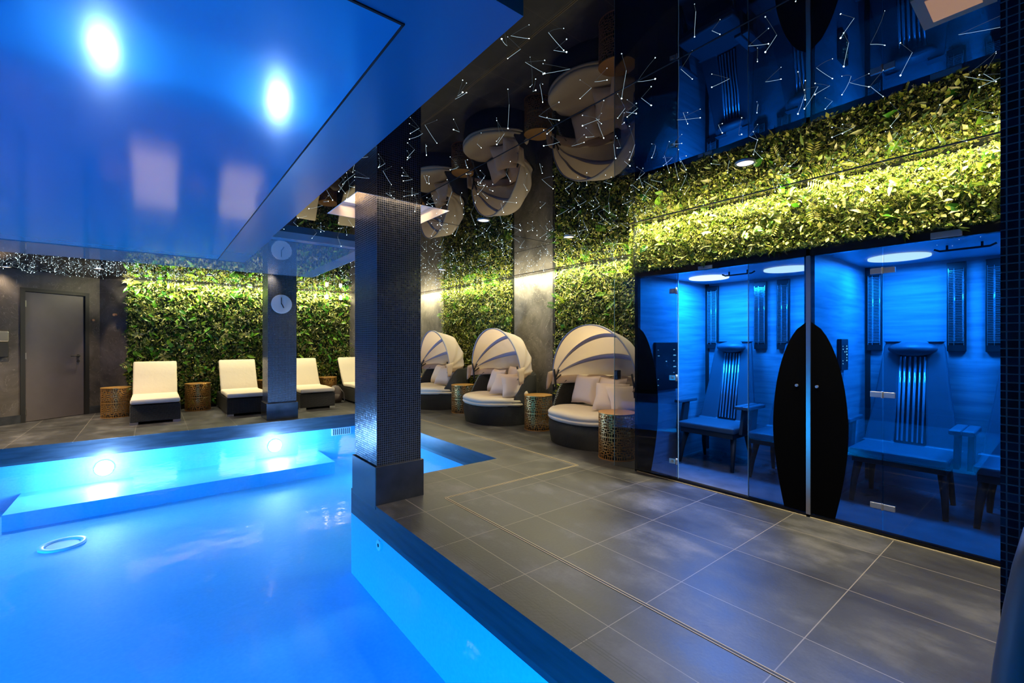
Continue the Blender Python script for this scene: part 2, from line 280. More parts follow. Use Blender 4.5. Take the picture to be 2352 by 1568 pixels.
M['pale'] = leaf_mat('pale_leaves', [(0, (0.25, 0.30, 0.08)), (1, (0.55, 0.50, 0.26))], .45)

# ------------------------------------------------------------------ mesh builder
class MB:
    def __init__(s): s.v = []; s.f = []; s.mi = []; s.cur = 0; s.sm = []
    def add(s, vs, fs, smooth=False):
        b = len(s.v); s.v += [tuple(map(float, p)) for p in vs]
        for f in fs: s.f.append(tuple(i+b for i in f)); s.mi.append(s.cur); s.sm.append(smooth)
        return s
    def box(s, x0, x1, y0, y1, z0, z1):
        v = [(x, y, z) for x in (x0, x1) for y in (y0, y1) for z in (z0, z1)]
        return s.add(v, [(0, 1, 3, 2), (4, 6, 7, 5), (0, 4, 5, 1), (2, 3, 7, 6), (0, 2, 6, 4), (1, 5, 7, 3)])
    def obox(s, c, ax, ay, az):
        """box from centre and three half-axis vectors"""
        c, ax, ay, az = map(np.array, (c, ax, ay, az))
        v = [c+i*ax+j*ay+k*az for i in (-1, 1) for j in (-1, 1) for k in (-1, 1)]
        return s.add(v, [(0, 1, 3, 2), (4, 6, 7, 5), (0, 4, 5, 1), (2, 3, 7, 6), (0, 2, 6, 4), (1, 5, 7, 3)])
    def prism(s, poly, z0, z1):
        n = len(poly); v = [(x, y, z0) for x, y in poly]+[(x, y, z1) for x, y in poly]
        return s.add(v, [tuple(range(n))[::-1], tuple(range(n, 2*n))]+[(i, (i+1) % n, n+(i+1) % n, n+i) for i in range(n)])
    def lathe(s, prof, c=(0, 0, 0), n=32, smooth=True, sx=1, sy=1):
        v = [(c[0]+r*sx*cos(2*pi*i/n), c[1]+r*sy*sin(2*pi*i/n), c[2]+z) for r, z in prof for i in range(n)]
        f = [(j*n+i, j*n+(i+1) % n, (j+1)*n+(i+1) % n, (j+1)*n+i) for j in range(len(prof)-1) for i in range(n)]
        s.add(v, f, smooth)
        return s
    def cyl(s, c, r, z0, z1, n=32):
        v = [(c[0]+r*cos(2*pi*i/n), c[1]+r*sin(2*pi*i/n), z) for z in (z0, z1) for i in range(n)]
        return s.add(v, [tuple(range(n))[::-1], tuple(range(n, 2*n))]+[(i, (i+1) % n, n+(i+1) % n, n+i) for i in range(n)], False)
    def tube(s, pts, r, n=8, cap=True, smooth=True):
        P = [np.array(p, float) for p in pts]; rr = r if hasattr(r, '__len__') else [r]*len(P); v = []
        for i, p in enumerate(P):
            t = P[min(i+1, len(P)-1)]-P[max(i-1, 0)]; t /= (np.linalg.norm(t)+1e-9)
            a = np.cross(t, (0, 0, 1)) if abs(t[2]) < .9 else np.cross(t, (1, 0, 0)); a /= np.linalg.norm(a); b = np.cross(t, a)
            v += [p+rr[i]*(a*cos(2*pi*k/n)+b*sin(2*pi*k/n)) for k in range(n)]
        f = [(j*n+k, j*n+(k+1) % n, (j+1)*n+(k+1) % n, (j+1)*n+k) for j in range(len(P)-1) for k in range(n)]
        if cap: f += [tuple(range(n))[::-1], tuple(range((len(P)-1)*n, len(P)*n))]
        return s.add(v, f, smooth)
    def disc(s, c, r, nrm, n=28, th=0.01):
        nrm = np.array(nrm, float); nrm /= np.linalg.norm(nrm)
        a = np.cross(nrm, (0, 0, 1)) if abs(nrm[2]) < .9 else np.array((1., 0, 0)); a /= np.linalg.norm(a); b = np.cross(nrm, a); c = np.array(c, float)
        v = [c+r*(a*cos(2*pi*k/n)+b*sin(2*pi*k/n)) for k in range(n)]+[c+nrm*th+r*(a*cos(2*pi*k/n)+b*sin(2*pi*k/n)) for k in range(n)]
        return s.add(v, [tuple(range(n))[::-1], tuple(range(n, 2*n))]+[(i, (i+1) % n, n+(i+1) % n, n+i) for i in range(n)])
    def sheet(s, G, th=0, smooth=True):
        """grid of points [i][j]"""
        ni, nj = len(G), len(G[0]); v = [p for row in G for p in row]
        f = [(i*nj+j, i*nj+j+1, (i+1)*nj+j+1, (i+1)*nj+j) for i in range(ni-1) for j in range(nj-1)]
        return s.add(v, f, smooth)
    def build(s, name, mats, parent=None, bevel=0, solid=0, sub=0, loc=None, rot=None):
        me = bpy.data.meshes.new(name); me.from_pydata(s.v, [], s.f)
        mats = mats if isinstance(mats, (list, tuple)) else [mats]
        for m in mats: me.materials.append(m)
        me.polygons.foreach_set('material_index', s.mi); me.polygons.foreach_set('use_smooth', s.sm); me.update()
        o = bpy.data.objects.new(name, me); COL.objects.link(o)
        if parent: o.parent = parent
        if loc: o.location = loc
        if rot: o.rotation_euler = rot
        if solid: md = o.modifiers.new('s', 'SOLIDIFY'); md.thickness = solid; md.offset = 0
        if bevel: md = o.modifiers.new('b', 'BEVEL'); md.width = bevel; md.segments = 3; md.limit_method = 'ANGLE'; md.angle_limit = R(40)
        if sub: md = o.modifiers.new('u', 'SUBSURF'); md.levels = sub; md.render_levels = sub
        return o
def tag(o, label=None, cat=None, group=None, kind=None):
    for k, v in (('label', label), ('category', cat), ('group', group), ('kind', kind)):
        if v: o[k] = v
    return o
def empty(name, loc, rz=0):
    o = bpy.data.objects.new(name, None); COL.objects.link(o); o.location = loc; o.rotation_euler = (0, 0, rz); o.empty_display_size = .1; return o
def copy_tree(o, parent=None):
    c = o.copy(); COL.objects.link(c)
    if parent: c.parent = parent
    for ch in list(o.children): copy_tree(ch, c)
    return c
def struct(name, mb, mats, **kw):
    o = mb.build(name, mats, **kw); o['kind'] = 'structure'; return o
def smooth01(t): t = max(0, min(1, t)); return t*t*(3-2*t)

# ------------------------------------------------------------------ room shell
PX, PX2, PY0, PYM, PY1 = 1.355, 2.94, 0.60, 3.95, 7.98      # pool edges
fl = MB()
for r in ((-4.2, 5.6, -2.6, PY0), (-4.2, -3.2, PY0, PY1), (PX, 5.6, PY0, PYM), (PX2, 5.6, PYM, PY1), (-4.2, 5.6, PY1, 11.9)):
    fl.box(r[0], r[1], r[2], r[3], -0.008, 0)
struct('floor', fl, M['floor'])
# ceiling with a coffer opening round the near pillar
HX0, HX1, HY0, HY1 = 1.20, 2.01, 3.375, 4.12
ce = MB()
for r in ((-4.2, HX0, -2.6, 11.9), (HX1, 5.6, -2.6, 11.9), (HX0, HX1, -2.6, HY0), (HX0, HX1, HY1, 11.9)):
    ce.box(r[0], r[1], r[2], r[3], ZC, ZC+0.03)
struct('ceiling', ce, M['mirror'])
sm = MB(); sm.box(1.640, 1.646, -2.5, HY0, ZC-0.0015, ZC+.001); sm.box(HX1, 5.0, 3.748, 3.753, ZC-.0015, ZC+.001); sm.box(3.6, 3.605, 3.75, 10.5, ZC-.0015, ZC+.001)
struct('ceiling_seam', sm, M['seam'])
co = MB(); co.box(HX0, HX0+.006, HY0, HY1, ZC, ZC+.04); co.box(HX1-.006, HX1, HY0, HY1, ZC, ZC+.04); co.box(HX0, HX1, HY1-.006, HY1, ZC, ZC+.04); co.box(HX0, HX1, HY0, HY0+.006, ZC, ZC+.04); co.box(HX0-.02, HX0, HY0-.02, HY1+.02, ZC+.031, 2.72); co.box(HX1, HX1+.02, HY0-.02, HY1+.02, ZC+.031, 2.72); co.box(HX0, HX1, HY0-.02, HY0, ZC+.031, 2.72); co.box(HX0, HX1, HY1, HY1+.02, ZC+.031, 2.72); co.box(HX0-.02, HX1+.02, HY0-.02, HY1+.02, 2.72, 2.74)
co.box(HX1-.10, HX1, HY0, HY1, 2.52, 2.54); co.box(HX0, HX0+.10, HY0, HY1, 2.52, 2.54); co.box(HX0, HX1, HY1-.08, HY1, 2.52, 2.54)
struct('ceiling_coffer', co, M['coffer'])
# soffit over the pool : L-shaped box with two inset panels
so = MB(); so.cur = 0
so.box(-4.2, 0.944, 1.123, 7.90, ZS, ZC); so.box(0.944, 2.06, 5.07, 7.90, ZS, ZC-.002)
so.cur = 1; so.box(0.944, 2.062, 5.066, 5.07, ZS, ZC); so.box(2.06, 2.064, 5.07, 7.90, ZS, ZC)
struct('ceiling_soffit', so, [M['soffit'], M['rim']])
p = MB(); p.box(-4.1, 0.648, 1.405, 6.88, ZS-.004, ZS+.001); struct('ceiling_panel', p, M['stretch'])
p = MB(); p.box(0.648, 0.657, 1.400, 6.885, ZS-.005, ZS+.001); p.box(-4.1, 0.657, 1.396, 1.405, ZS-.005, ZS+.001); p.box(-4.1, .657, 6.88, 6.886, ZS-.005, ZS+.001); struct('ceiling_joint', p, M['seam'])
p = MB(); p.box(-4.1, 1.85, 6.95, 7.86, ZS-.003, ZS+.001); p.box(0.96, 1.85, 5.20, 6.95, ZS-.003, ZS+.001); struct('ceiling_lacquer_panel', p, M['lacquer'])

# walls
w = MB(); w.box(-4.2, -4.1, -2.6, 11.9, 0, ZC); struct('wall_left', w, M['plaster'])
w = MB(); w.box(-4.2, 5.6, -2.7, -2.6, 0, ZC); struct('wall_near', w, M['plaster'])
w = MB(); w.box(-0.40, 5.6, 10.75, 10.85, 0, ZC); struct('wall_far', w, M['plaster'])
w = MB(); w.box(5.10, 5.2, -2.6, 10.75, 0, ZC); struct('wall_right', w, M['stone'])
w = MB(); w.box(5.04, 5.10, 5.22, 6.25, 0, ZC); w.box(5.05, 5.10, 8.75, 10.75, 0, ZC); w.box(3.62, 5.10, 10.68, 10.75, 0, ZC); struct('wall_pilaster', w, M['stone'])
w = MB(); w.box(5.0, 5.10, 5.16, 5.22, 0, ZC); struct('trim_1', w, M['blackmatt'])
# slanting wall with the door
DA, DBv = np.array((-1.81, 10.17)), np.array((-0.75, 10.98)); dd = (DBv-DA)/np.linalg.norm(DBv-DA); dn = np.array((dd[1], -dd[0]))
def slant(t, off=0): q = DA+dd*t+dn*off; return (q[0], q[1])
def slab(mb, t0, t1, o0, o1, z0, z1): mb.prism([slant(t0, o0), slant(t1, o0), slant(t1, o1), slant(t0, o1)], z0, z1)
L = np.linalg.norm(DBv-DA)
# door limits along the wall, from the photograph's pixels
def hit_t(px):
    u = (px-1176)/1033; a, b = sin(YAW)+u*cos(YAW), cos(YAW)-u*sin(YAW)
    return (DA[1]*a-DA[0]*b)/(dd[0]*b-dd[1]*a)
T0, T1 = hit_t(57), hit_t(195)
w = MB(); slab(w, -3.6, T0-.06, -.10, 0, 0, ZC); slab(w, T1+.06, L, -.10, 0, 0, ZC); slab(w, T0-.06, T1+.06, -.10, 0, 2.13, ZC); slab(w, T0-.3, T1+.3, -.30, -.10, 0, ZC); struct('wall_far_left', w, M['plaster'])
w = MB(); w.prism([(DBv[0], DBv[1]), (-0.36, 10.70), (-0.36, 10.80), (DBv[0], DBv[1]+.1)], 0, ZC); struct('wall_corner', w, M['plaster'])
w = MB(); slab(w, -3.6, T0-.06, 0, .015, 0, .13); slab(w, T1+.06, L, 0, .015, 0, .13); struct('baseboard_far_left', w, M['skirt'])
w = MB(); w.box(-.36, 3.6, 10.735, 10.75, 0, .12); struct('baseboard_far', w, M['skirt'])
w = MB(); w.box(5.02, 5.04, 5.22, 6.25, 0, .1); w.box(5.03, 5.05, 8.75, 10.68, 0, .1); struct('baseboard_right', w, M['skirt'])
dr = empty('door_1', (*slant((T0+T1)/2), 0)); dr['kind'] = 'structure'
def rel(o):   # children built in world coordinates
    o.parent = dr; o.matrix_parent_inverse = dr.matrix_basis.inverted(); return o
bpy.context.view_layer.update()
w = MB(); slab(w, T0+.004, T1-.004, -.06, -.02, .008, 2.07); rel(w.build('door_leaf', M['door']))
w = MB(); slab(w, T0-.06, T0, -.08, .012, 0, 2.13); slab(w, T1, T1+.06, -.08, .012, 0, 2.13); slab(w, T0, T1, -.08, .012, 2.075, 2.13); rel(w.build('door_frame', M['blackmatt']))
for z in (.12, 1.0, 1.83):
    w = MB(); slab(w, T0-.012, T0+.02, -.022, -.002, z, z+.10); rel(w.build('hinge', M['steel']))
w = MB(); a = slant(T1-.09, -.02); b2 = slant(T1-.09, .03); c2 = slant(T1-.22, .03)
w.tube([(a[0], a[1], 1.03), (b2[0], b2[1], 1.03), (c2[0], c2[1], 1.03)], .009); w.disc((a[0], a[1], 1.03), .026, (dn[0], dn[1], 0)); w.disc((a[0], a[1], .94), .022, (dn[0], dn[1], 0)); rel(w.build('door_handle', M['blackmatt']))
# wall phone / soap dispenser at the frame's left edge
tb = hit_t(2); q = slant(tb, .0)
ds = empty('wall_dispenser', (q[0], q[1], 1.05)); tag(ds, 'black and chrome dispenser hanging on the dark wall left of the grey door', 'dispenser'); bpy.context.view_layer.update()
def rel2(o, r): o.parent = r; o.matrix_parent_inverse = r.matrix_basis.inverted(); return o
w = MB(); slab(w, tb-.12, tb+.055, .001, .07, 1.04, 1.27); rel2(w.build('body', M['blackmatt'], bevel=.012), ds)
w = MB(); slab(w, tb-.10, tb+.06, .001, .075, 1.27, 1.44); rel2(w.build('chrome_cover', M['steel'], bevel=.02), ds)
for t, z, lab in ((hit_t(213), 1.66, 'small brass wall hook on the dark wall just right of the grey door'),):
    q = slant(t, 0); w = MB(); w.disc((q[0], q[1], z), .02, (dn[0], dn[1], 0), th=.02); tag(w.build('wall_hook', M['copper']), lab, 'hook')
w = MB(); w.disc((-.52, 10.80, 1.76), .022, (-.57, -.8, 0), th=.05); tag(w.build('wall_hook', M['copper']), 'small brass wall hook beside the edge of the far plant wall', 'hook')

# ------------------------------------------------------------------ pool
pb = MB(); pb.cur = 0; F = -0.74
P = [(-3.2, PY0), (PX, PY0), (PX, PYM), (PX2, PYM), (PX2, PY1), (-3.2, PY1)]
pb.add([(x, y, F) for x, y in P], [(0, 1, 2, 5), (2, 3, 4, 5)])
for i in range(6):
    a, b2 = P[i], P[(i+1) % 6]; pb.cur = 0
    pb.add([(*a, F), (*b2, F), (*b2, -.215), (*a, -.215)], [(0, 1, 2, 3)]); pb.cur = 1; pb.add([(*a, -.215), (*b2, -.215), (*b2, -.008), (*a, -.008)], [(0, 1, 2, 3)])
pb.cur = 0; pb.box(-1.25, 2.18, 7.08, PY1, F, -.56); pass
tag(struct('pool_basin', pb, [M['liner'], M['coping']]))
wa = MB(); wa.add([(x, y, WZ) for x, y in P], [(0, 1, 2, 5), (2, 3, 4, 5)]); wo = struct('pool_water', wa, M['water'])
for x, y in POOLLAMPS:
    side = 'left' if x < 0 else 'right'
    r = empty('pool_lamp', (x, PY1, -.38)); tag(r, 'glowing round underwater lamp on the far pool wall, the one further '+side, 'lamp', 'underwater pool lamps')
    w = MB(); w.disc((0, -.0, 0), .09, (0, -1, 0), th=.03); w.build('lens', M['poolled'], r)
    w = MB(); w.tube([(.095*cos(t), -.02, .095*sin(t)) for t in np.linspace(0, 2*pi, 25)], .007); w.build('bezel', M['cream'], r)
w = MB(); w.lathe([(.135, 0), (.135, .02), (.175, .02), (.175, 0)], (0, 0, 0), 40); w.cyl((0, 0), .12, 0, .006); tag(w.build('pool_drain', M['cream'], loc=(-.70, 6.27, F)), 'round white drain ring on the pool floor', 'drain')
w = MB(); w.disc((PX, 3.32, -.275), .04, (-1, 0, 0), th=.012); w.cur = 1; w.disc((PX-.012, 3.32, -.275), .014, (-1, 0, 0), th=.002); tag(w.build('pool_inlet', [M['cream'], M['black']]), 'small round white water inlet on the near right pool wall', 'inlet')
w = MB(); w.box(2.40, 2.72, 7.955, 7.98, -.34, -.22); w.cur = 1
for i in range(9): w.box(2.42+i*.033, 2.432+i*.033, 7.953, 7.956, -.33, -.23)
tag(w.build('pool_skimmer', [M['cream'], M['black']]), 'white slotted skimmer mouth in the far pool wall near the right pillar', 'skimmer')
# slot drain
dp = [(1.865, -2.5), (1.865, 3.21), (3.43, 3.21), (3.43, 7.9)]
w = MB(); w.cur = 0
w.box(1.865, 1.877, -2.5, 3.21, 0, .0012); w.box(1.865, 3.442, 3.21, 3.222, 0, .0012); w.box(3.43, 3.442, 3.22, 8.2, 0, .0012)
w.cur = 1
for o_ in (-.006, .012):
    w.box(1.865+o_, 1.871+o_, -2.5, 3.21, 0, .0022); w.box(1.865, 3.442, 3.21+o_, 3.216+o_, 0, .0022); w.box(3.43+o_, 3.436+o_, 3.22, 8.2, 0, .0022)
tag(w.build('slot_drain', [M['blackmatt'], M['goldline']]), 'long narrow metal slot drain running through the deck tiles around the pool', 'drain')

# ------------------------------------------------------------------ pillars
w = MB(); w.box(1.370, 1.750, 3.415, 3.90, 0, 2.72); pl = struct('pillar_near', w, M['mosaic'])
w = MB(); w.box(1.352, 1.768, 3.395, 3.92, -.03, .30); struct('pillar_near_plinth', w, M['skirt'], bevel=.004)
w = MB(); w.box(1.455, 1.885, 8.165, 8.62, 0, ZC); struct('pillar_far', w, M['mosaic'])
w = MB(); w.box(1.435, 1.905, 8.145, 8.64, 0, .27); struct('pillar_far_plinth', w, M['skirt'], bevel=.004)
w = MB(); w.box(1.77, 2.25, -.45, .125, 0, ZC); struct('pillar_right', w, M['mosaic_big'])
# clock
ck = empty('wall_clock', (1.655, 8.165, 1.895)); tag(ck, 'round brushed steel clock mounted on the far mosaic pillar', 'clock')
w = MB(); w.disc((0, 0, 0), .155, (0, -1, 0), 48, .022); w.build('clock_face', M['clock'], ck, bevel=.003)
w = MB(); w.obox((-.006, -.026, .052), (.0055, 0, 0), (0, .002, 0), (-.0*.1, 0, .056)); w.build('minute_hand', M['hand'], ck)
w = MB(); w.obox((.014, -.029, -.028), (.006, 0, .003), (0, .002, 0), (.017, 0, -.034)); w.build('hour_hand', M['hand'], ck)

# ------------------------------------------------------------------ foliage
def frames(n, nrm, out=0.55, droop=0.25, tilt=.5):
    """random leaf frames on a wall with normal nrm: returns length dir, width dir, face normal"""
    nrm = np.array(nrm, float); tx = np.cross((0, 0, 1), nrm); a = rng.uniform(0, 2*pi, n)
    d = np.outer(np.cos(a), tx)+np.outer(np.sin(a), (0, 0, 1))+nrm*(out*rng.uniform(.3, 1.6, n))[:, None]; d[:, 2] -= droop
    d /= np.linalg.norm(d, axis=1)[:, None]
    f = nrm*1.0+np.array((0, 0, tilt))+rng.normal(0, .35, (n, 3)); f -= d*(f*d).sum(1)[:, None]; f /= np.linalg.norm(f, axis=1)[:, None]+1e-9
    return d, np.cross(d, f), f
LEAF_S = (np.array([(0, 0, 0), (-.3, .45, .06), (0, 1, 0), (.3, .45, .06)]), [(0, 3, 2), (0, 2, 1)])
LEAF_B = (np.array([(0, 0, 0), (-.26, .22, .07), (0, .25, 0), (.26, .22, .07), (-.31, .5, .04), (0, .55, -.02), (.31, .5, .04), (-.18, .8, -.02), (0, .82, -.06), (.18, .8, -.02), (0, 1.05, -.14)]),
          [(0, 2, 1), (0, 3, 2), (1, 2, 5, 4), (2, 3, 6, 5), (4, 5, 8, 7), (5, 6, 9, 8), (7, 8, 10), (8, 9, 10)])
def thin(T, k): return (T[0]*np.array((k, 1, 1)), T[1])
def fern_t():
    v = []; f = []
    for i in range(11):
        y = .08+i*.085; l = .30*sin(pi*(.12+.88*(1-i/11)))**.7*(1 if i > 1 else .7); z = -.18*(y**2)
        for sgn in (-1, 1):
            b = len(v); v += [(0, y, z), (sgn*l*.5, y+.02, z+.02), (sgn*l, y+.10, z-.02), (sgn*l*.5, y+.085, z+.02)]; f += [(b, b+1, b+2, b+3)]
    b = len(v); v += [(-.012, 0, 0), (.012, 0, 0), (0, 1.0, -.18)]; f += [(b, b+1, b+2)]
    return np.array(v, float), f
FERN = fern_t()
def tuft_t(n=6, w=.05, spread=.9):
    v = []; f = []; rr = random.Random(3)
    for i in range(n):
        a = 2*pi*i/n+rr.uniform(-.3, .3); d = np.array((cos(a)*spread, rr.uniform(.1, .5), sin(a)*spread)); l = rr.uniform(.7, 1); s_ = np.array((-sin(a), 0, cos(a)))*w
        b = len(v); v += [(0, 0, 0), tuple(d*l*.5+s_+(0, .15, 0)), tuple(d*l+(0, -.05, 0)), tuple(d*l*.5-s_+(0, .15, 0))]; f += [(b, b+1, b+2), (b, b+2, b+3)]
    return np.array(v, float), f
def scatter(mb, T, pos, nrm, size, **kw):
    V, F_ = T; n = len(pos); d, wv, fn = frames(n, nrm, **kw)
    sz = rng.uniform(size[0], size[1], n)[:, None, None]
    out = pos[:, None, :]+sz*(V[None, :, 0, None]*wv[:, None, :]+V[None, :, 1, None]*d[:, None, :]+V[None, :, 2, None]*fn[:, None, :])
    base = len(mb.v); m = len(V); mb.v += list(map(tuple, out.reshape(-1, 3).tolist()))
    for i in range(n):
        o = base+i*m
        for f in F_: mb.f.append(tuple(k+o for k in f))
    mb.mi += [mb.cur]*(n*len(F_)); mb.sm += [False]*(n*len(F_))
def wallpos(n, o, tdir, Lw, z0, z1, nrm, dep, clump=0):
    a = rng.uniform(0, Lw, n); z = rng.uniform(z0, z1, n)
    bump_ = .5+.5*np.sin(a*9+3*np.sin(z*7))*np.sin(z*11+2*np.sin(a*5)); d = rng.uniform(0, 1, n)*dep*(.45+.9*bump_)
    return np.array(o, float)+np.outer(a, tdir)+np.outer(z, (0, 0, 1))+np.outer(d, nrm)
ROS = tuft_t(8, .13, .8)
def plant_wall(name, label, o, tdir, Lw, z0, z1, nrm, mats, mix, back):
    mb = MB(); mb.cur = 5; mb.box(*back)
    for (T, n, size, dep, mi, kw) in mix:
        kw = dict(kw); zz = max(z0, kw.pop('zmin', z0))
        mb.cur = mi; scatter(mb, T, wallpos(int(n*(z1-zz)/(z1-z0)), o, tdir, Lw, zz, z1, nrm, dep), nrm, size, **kw)
    ob = mb.build(name, mats+[M['backing']]); return tag(ob, label, 'plant wall')
MATS = [M['leaf'], M['broad'], M['pale'], M['moss'], M['leafside']]
A = 4.0*2.35
plant_wall('plant_wall', 'wide green plant wall rising behind the row of white loungers', (-.36, 10.68, 0), (1, 0, 0), 3.96, .06, ZC-.02, (0, -1, 0), MATS, [
    (LEAF_S, 1500*A, (.03, .06), .09, 0, dict(out=.7)), (thin(LEAF_S, .7), 500*A, (.04, .07), .12, 4, dict(out=.8)), (LEAF_B, 50*A, (.07, .12), .12, 1, dict(out=.6, droop=.5)), (FERN, 14*A, (.16, .28), .09, 0, dict(out=.9, droop=.5)),
    (thin(LEAF_B, .5), 45*A, (.10, .19), .12, 1, dict(out=.8, droop=.6)), (ROS, 30*A, (.06, .12), .11, 0, dict(out=1.2)), (ROS, 5*A, (.12, .18), .13, 2, dict(out=1.5)), (thin(LEAF_S, .5), 160*A, (.05, .09), .12, 2, dict(out=.8))], (-.36, 3.6, 10.68, 10.74, .10, ZC-.003))
A = 2.5*2.35
mixs = lambda A: [(LEAF_S, 1700*A, (.022, .05), .08, 4, dict(out=.8)), (ROS, 220*A, (.03, .06), .09, 3, dict(out=1.0)), (thin(LEAF_S, .6), 700*A, (.03, .07), .10, 0, dict(out=.7)), (FERN, 22*A, (.14, .26), .06, 1, dict(out=.5, droop=.9, zmin=1.62)),
    (LEAF_B, 16*A, (.06, .11), .08, 1, dict(out=.6, droop=.5, zmin=1.3)), (thin(LEAF_B, .4), 26*A, (.10, .17), .08, 4, dict(out=.7, droop=.7, zmin=1.55)), (thin(LEAF_S, .5), 120*A, (.04, .07), .1, 2, dict(out=.8))]
plant_wall('plant_wall', 'light green plant wall between the pilasters, behind the two farther canopy daybeds', (5.04, 6.27, 0), (0, 1, 0), 2.48, .06, ZC-.02, (-1, 0, 0), MATS, mixs(A), (5.04, 5.09, 6.27, 8.75, .02, ZC-.003))
plant_wall('plant_wall', 'light green plant wall behind the nearest canopy daybed, next to the cabins', (5.04, 2.80, 0), (0, 1, 0), 2.34, .06, ZC-.02, (-1, 0, 0), MATS, mixs(A), (5.04, 5.09, 2.80, 5.14, .02, ZC-.003))
A = 3.3*.45
cm = [(tuft_t(7, .09, .8), 6500*A, (.012, .026), .055, 3, dict(out=1.1)), (LEAF_S, 3000*A, (.012, .03), .06, 3, dict(out=.9)), (LEAF_S, 500*A, (.02, .05), .07, 4, dict(out=.8)), (tuft_t(9, .05, 1.0), 90*A, (.05, .09), .05, 0, dict(out=1)),
      (LEAF_B, 22*A, (.06, .10), .06, 1, dict(out=.7, droop=.2, zmin=2.05)), (FERN, 26*A, (.10, .18), .05, 4, dict(out=.4, droop=.5, zmin=2.12)), (thin(LEAF_B, .5), 55*A, (.05, .09), .07, 2, dict(out=.9, droop=.2, zmin=2.03)), (thin(LEAF_B, .5), 40*A, (.05, .09), .06, 0, dict(out=.8, zmin=2.03))]
plant_wall('plant_wall', 'band of yellow green moss and ferns over the glass cabins', (3.735, -.55, 0), (0, 1, 0), 3.24, 1.965, ZC-.01, (-1, 0, 0), MATS, cm, (3.735, 3.80, -.55, 2.69, 1.955, ZC-.003))
w = MB(); w.box(3.80, 5.1, -.55, 2.70, 2.0, ZC-.002); w.cur = 0; struct('wall_above_cabins', w, M['blackmatt'])
mb = MB(); mb.cur = 5; mb.box(3.74, 5.09, 2.70, 2.745, 1.955, ZC-.003)
mb.cur = 3; scatter(mb, LEAF_S, wallpos(9000, (3.72, 2.745, 0), (1, 0, 0), 1.34, 1.93, ZC-.01, (0, 1, 0), .04), (0, 1, 0), (.015, .035), out=.8)
tag(mb.build('plant_wall', MATS+[M['backing']]), 'narrow moss return on the side of the cabin top, facing the daybeds', 'plant wall')

# thin lips added to hide the light strips from view
for nm, bx_ in (('trim_2', (-.38, 3.6, 10.446, 10.451)), ('trim_3', (4.847, 4.852, 2.80, 10.5)), ('trim_4', (3.577, 3.582, -.5, 2.69))):
    w = MB(); w.box(*bx_, ZC-.006, ZC); struct(nm, w, M['copper'])
# ------------------------------------------------------------------ ceiling fixtures
def downlight(x, y, r, label):
    e = empty('ceiling_light', (x, y, ZC)); tag(e, label, 'ceiling light', 'round downlights in the black mirror ceiling')
    w = MB(); w.lathe([(r*.8, -.006), (r*.86, -.010), (r, -.006), (r, 0)], (0, 0, 0), 32); w.build('trim_ring', M['steeldark'], e)
    w = MB(); w.cyl((0, 0), r*.8, -.006, -.0005); w.build('lens', M['downled'], e)
labs = ['round glowing downlight in the black ceiling in front of the moss band', 'round downlight in the black ceiling above the nearest canopy daybed', 'round downlight in the black ceiling before the stone pilaster',
        'round downlight in the black ceiling just right of the lit coffer', 'round downlight in the black ceiling near the farthest daybed', 'flat round downlight in the ceiling between the grey door and the plant wall',
        'flat round downlight in the ceiling at the far left beside the wall', 'round downlight above the leftmost lounger', 'round downlight above the loungers behind the far pillar']
for (x, y, p_, c_), lb in zip(DOWN, labs): downlight(x, y, .06, lb)
e = empty('ceiling_light', (2.06, .25, ZC)); tag(e, 'square copper rimmed ceiling lamp at the top right beside the near mosaic column', 'ceiling light')
w = MB(); w.box(-.11, .11, -.09, .09, -.012, 0); w.build('frame', M['copper'], e); w = MB(); w.box(-.075, .075, -.06, .06, -.014, -.012); w.build('lens', M['dimlens'], e)
for x, lb in ((3.02, 'left of the two small glowing spot lamps at the top of the far plant wall'), (3.32, 'right of the two small glowing spot lamps at the top of the far plant wall')):
    e = empty('spot_lamp', (x, 10.38, 2.27)); tag(e, lb, 'lamp')
    w = MB(); w.tube([(0, 0, -.04), (0, 0, .04)], .032, 14); w.build('bulb', M['bulb'], e); w = MB(); w.tube([(0, 0, .04), (0, 0, .14)], .008); w.build('stem', M['steel'], e)

# ------------------------------------------------------------------ fibre-optic strands in the ceiling
def strand_mesh(mb, base, rs, short=False):
    l = rs.uniform(.040, .120); a = rs.uniform(0, 2*pi); tilt = rs.uniform(.35, 1.35); c = rs.uniform(-.25, .25)
    pts = []
    for i in range(4):
        t = i/3; r = l*t*sin(tilt)+c*l*t*(1-t); z = -l*t*cos(tilt)*(1-.15*t)
        pts.append((base[0]+r*cos(a)-c*l*.5*t*(1-t)*sin(a), base[1]+r*sin(a)+c*l*.5*t*(1-t)*cos(a), base[2]+z))
    mb.cur = 1; mb.tube(pts, .00055, 3, cap=False)
    mb.cur = 0; q = pts[-1]; r = rs.choice((.0014, .0018, .0022, .0030))
    mb.add([(q[0]+r*x, q[1]+r*y, q[2]+r*z) for x, y, z in ((1, 0, 0), (-1, 0, 0), (0, 1, 0), (0, -1, 0), (0, 0, 1), (0, 0, -1))], [(0, 2, 4), (2, 1, 4), (1, 3, 4), (3, 0, 4), (2, 0, 5), (1, 2, 5), (3, 1, 5), (0, 3, 5)])
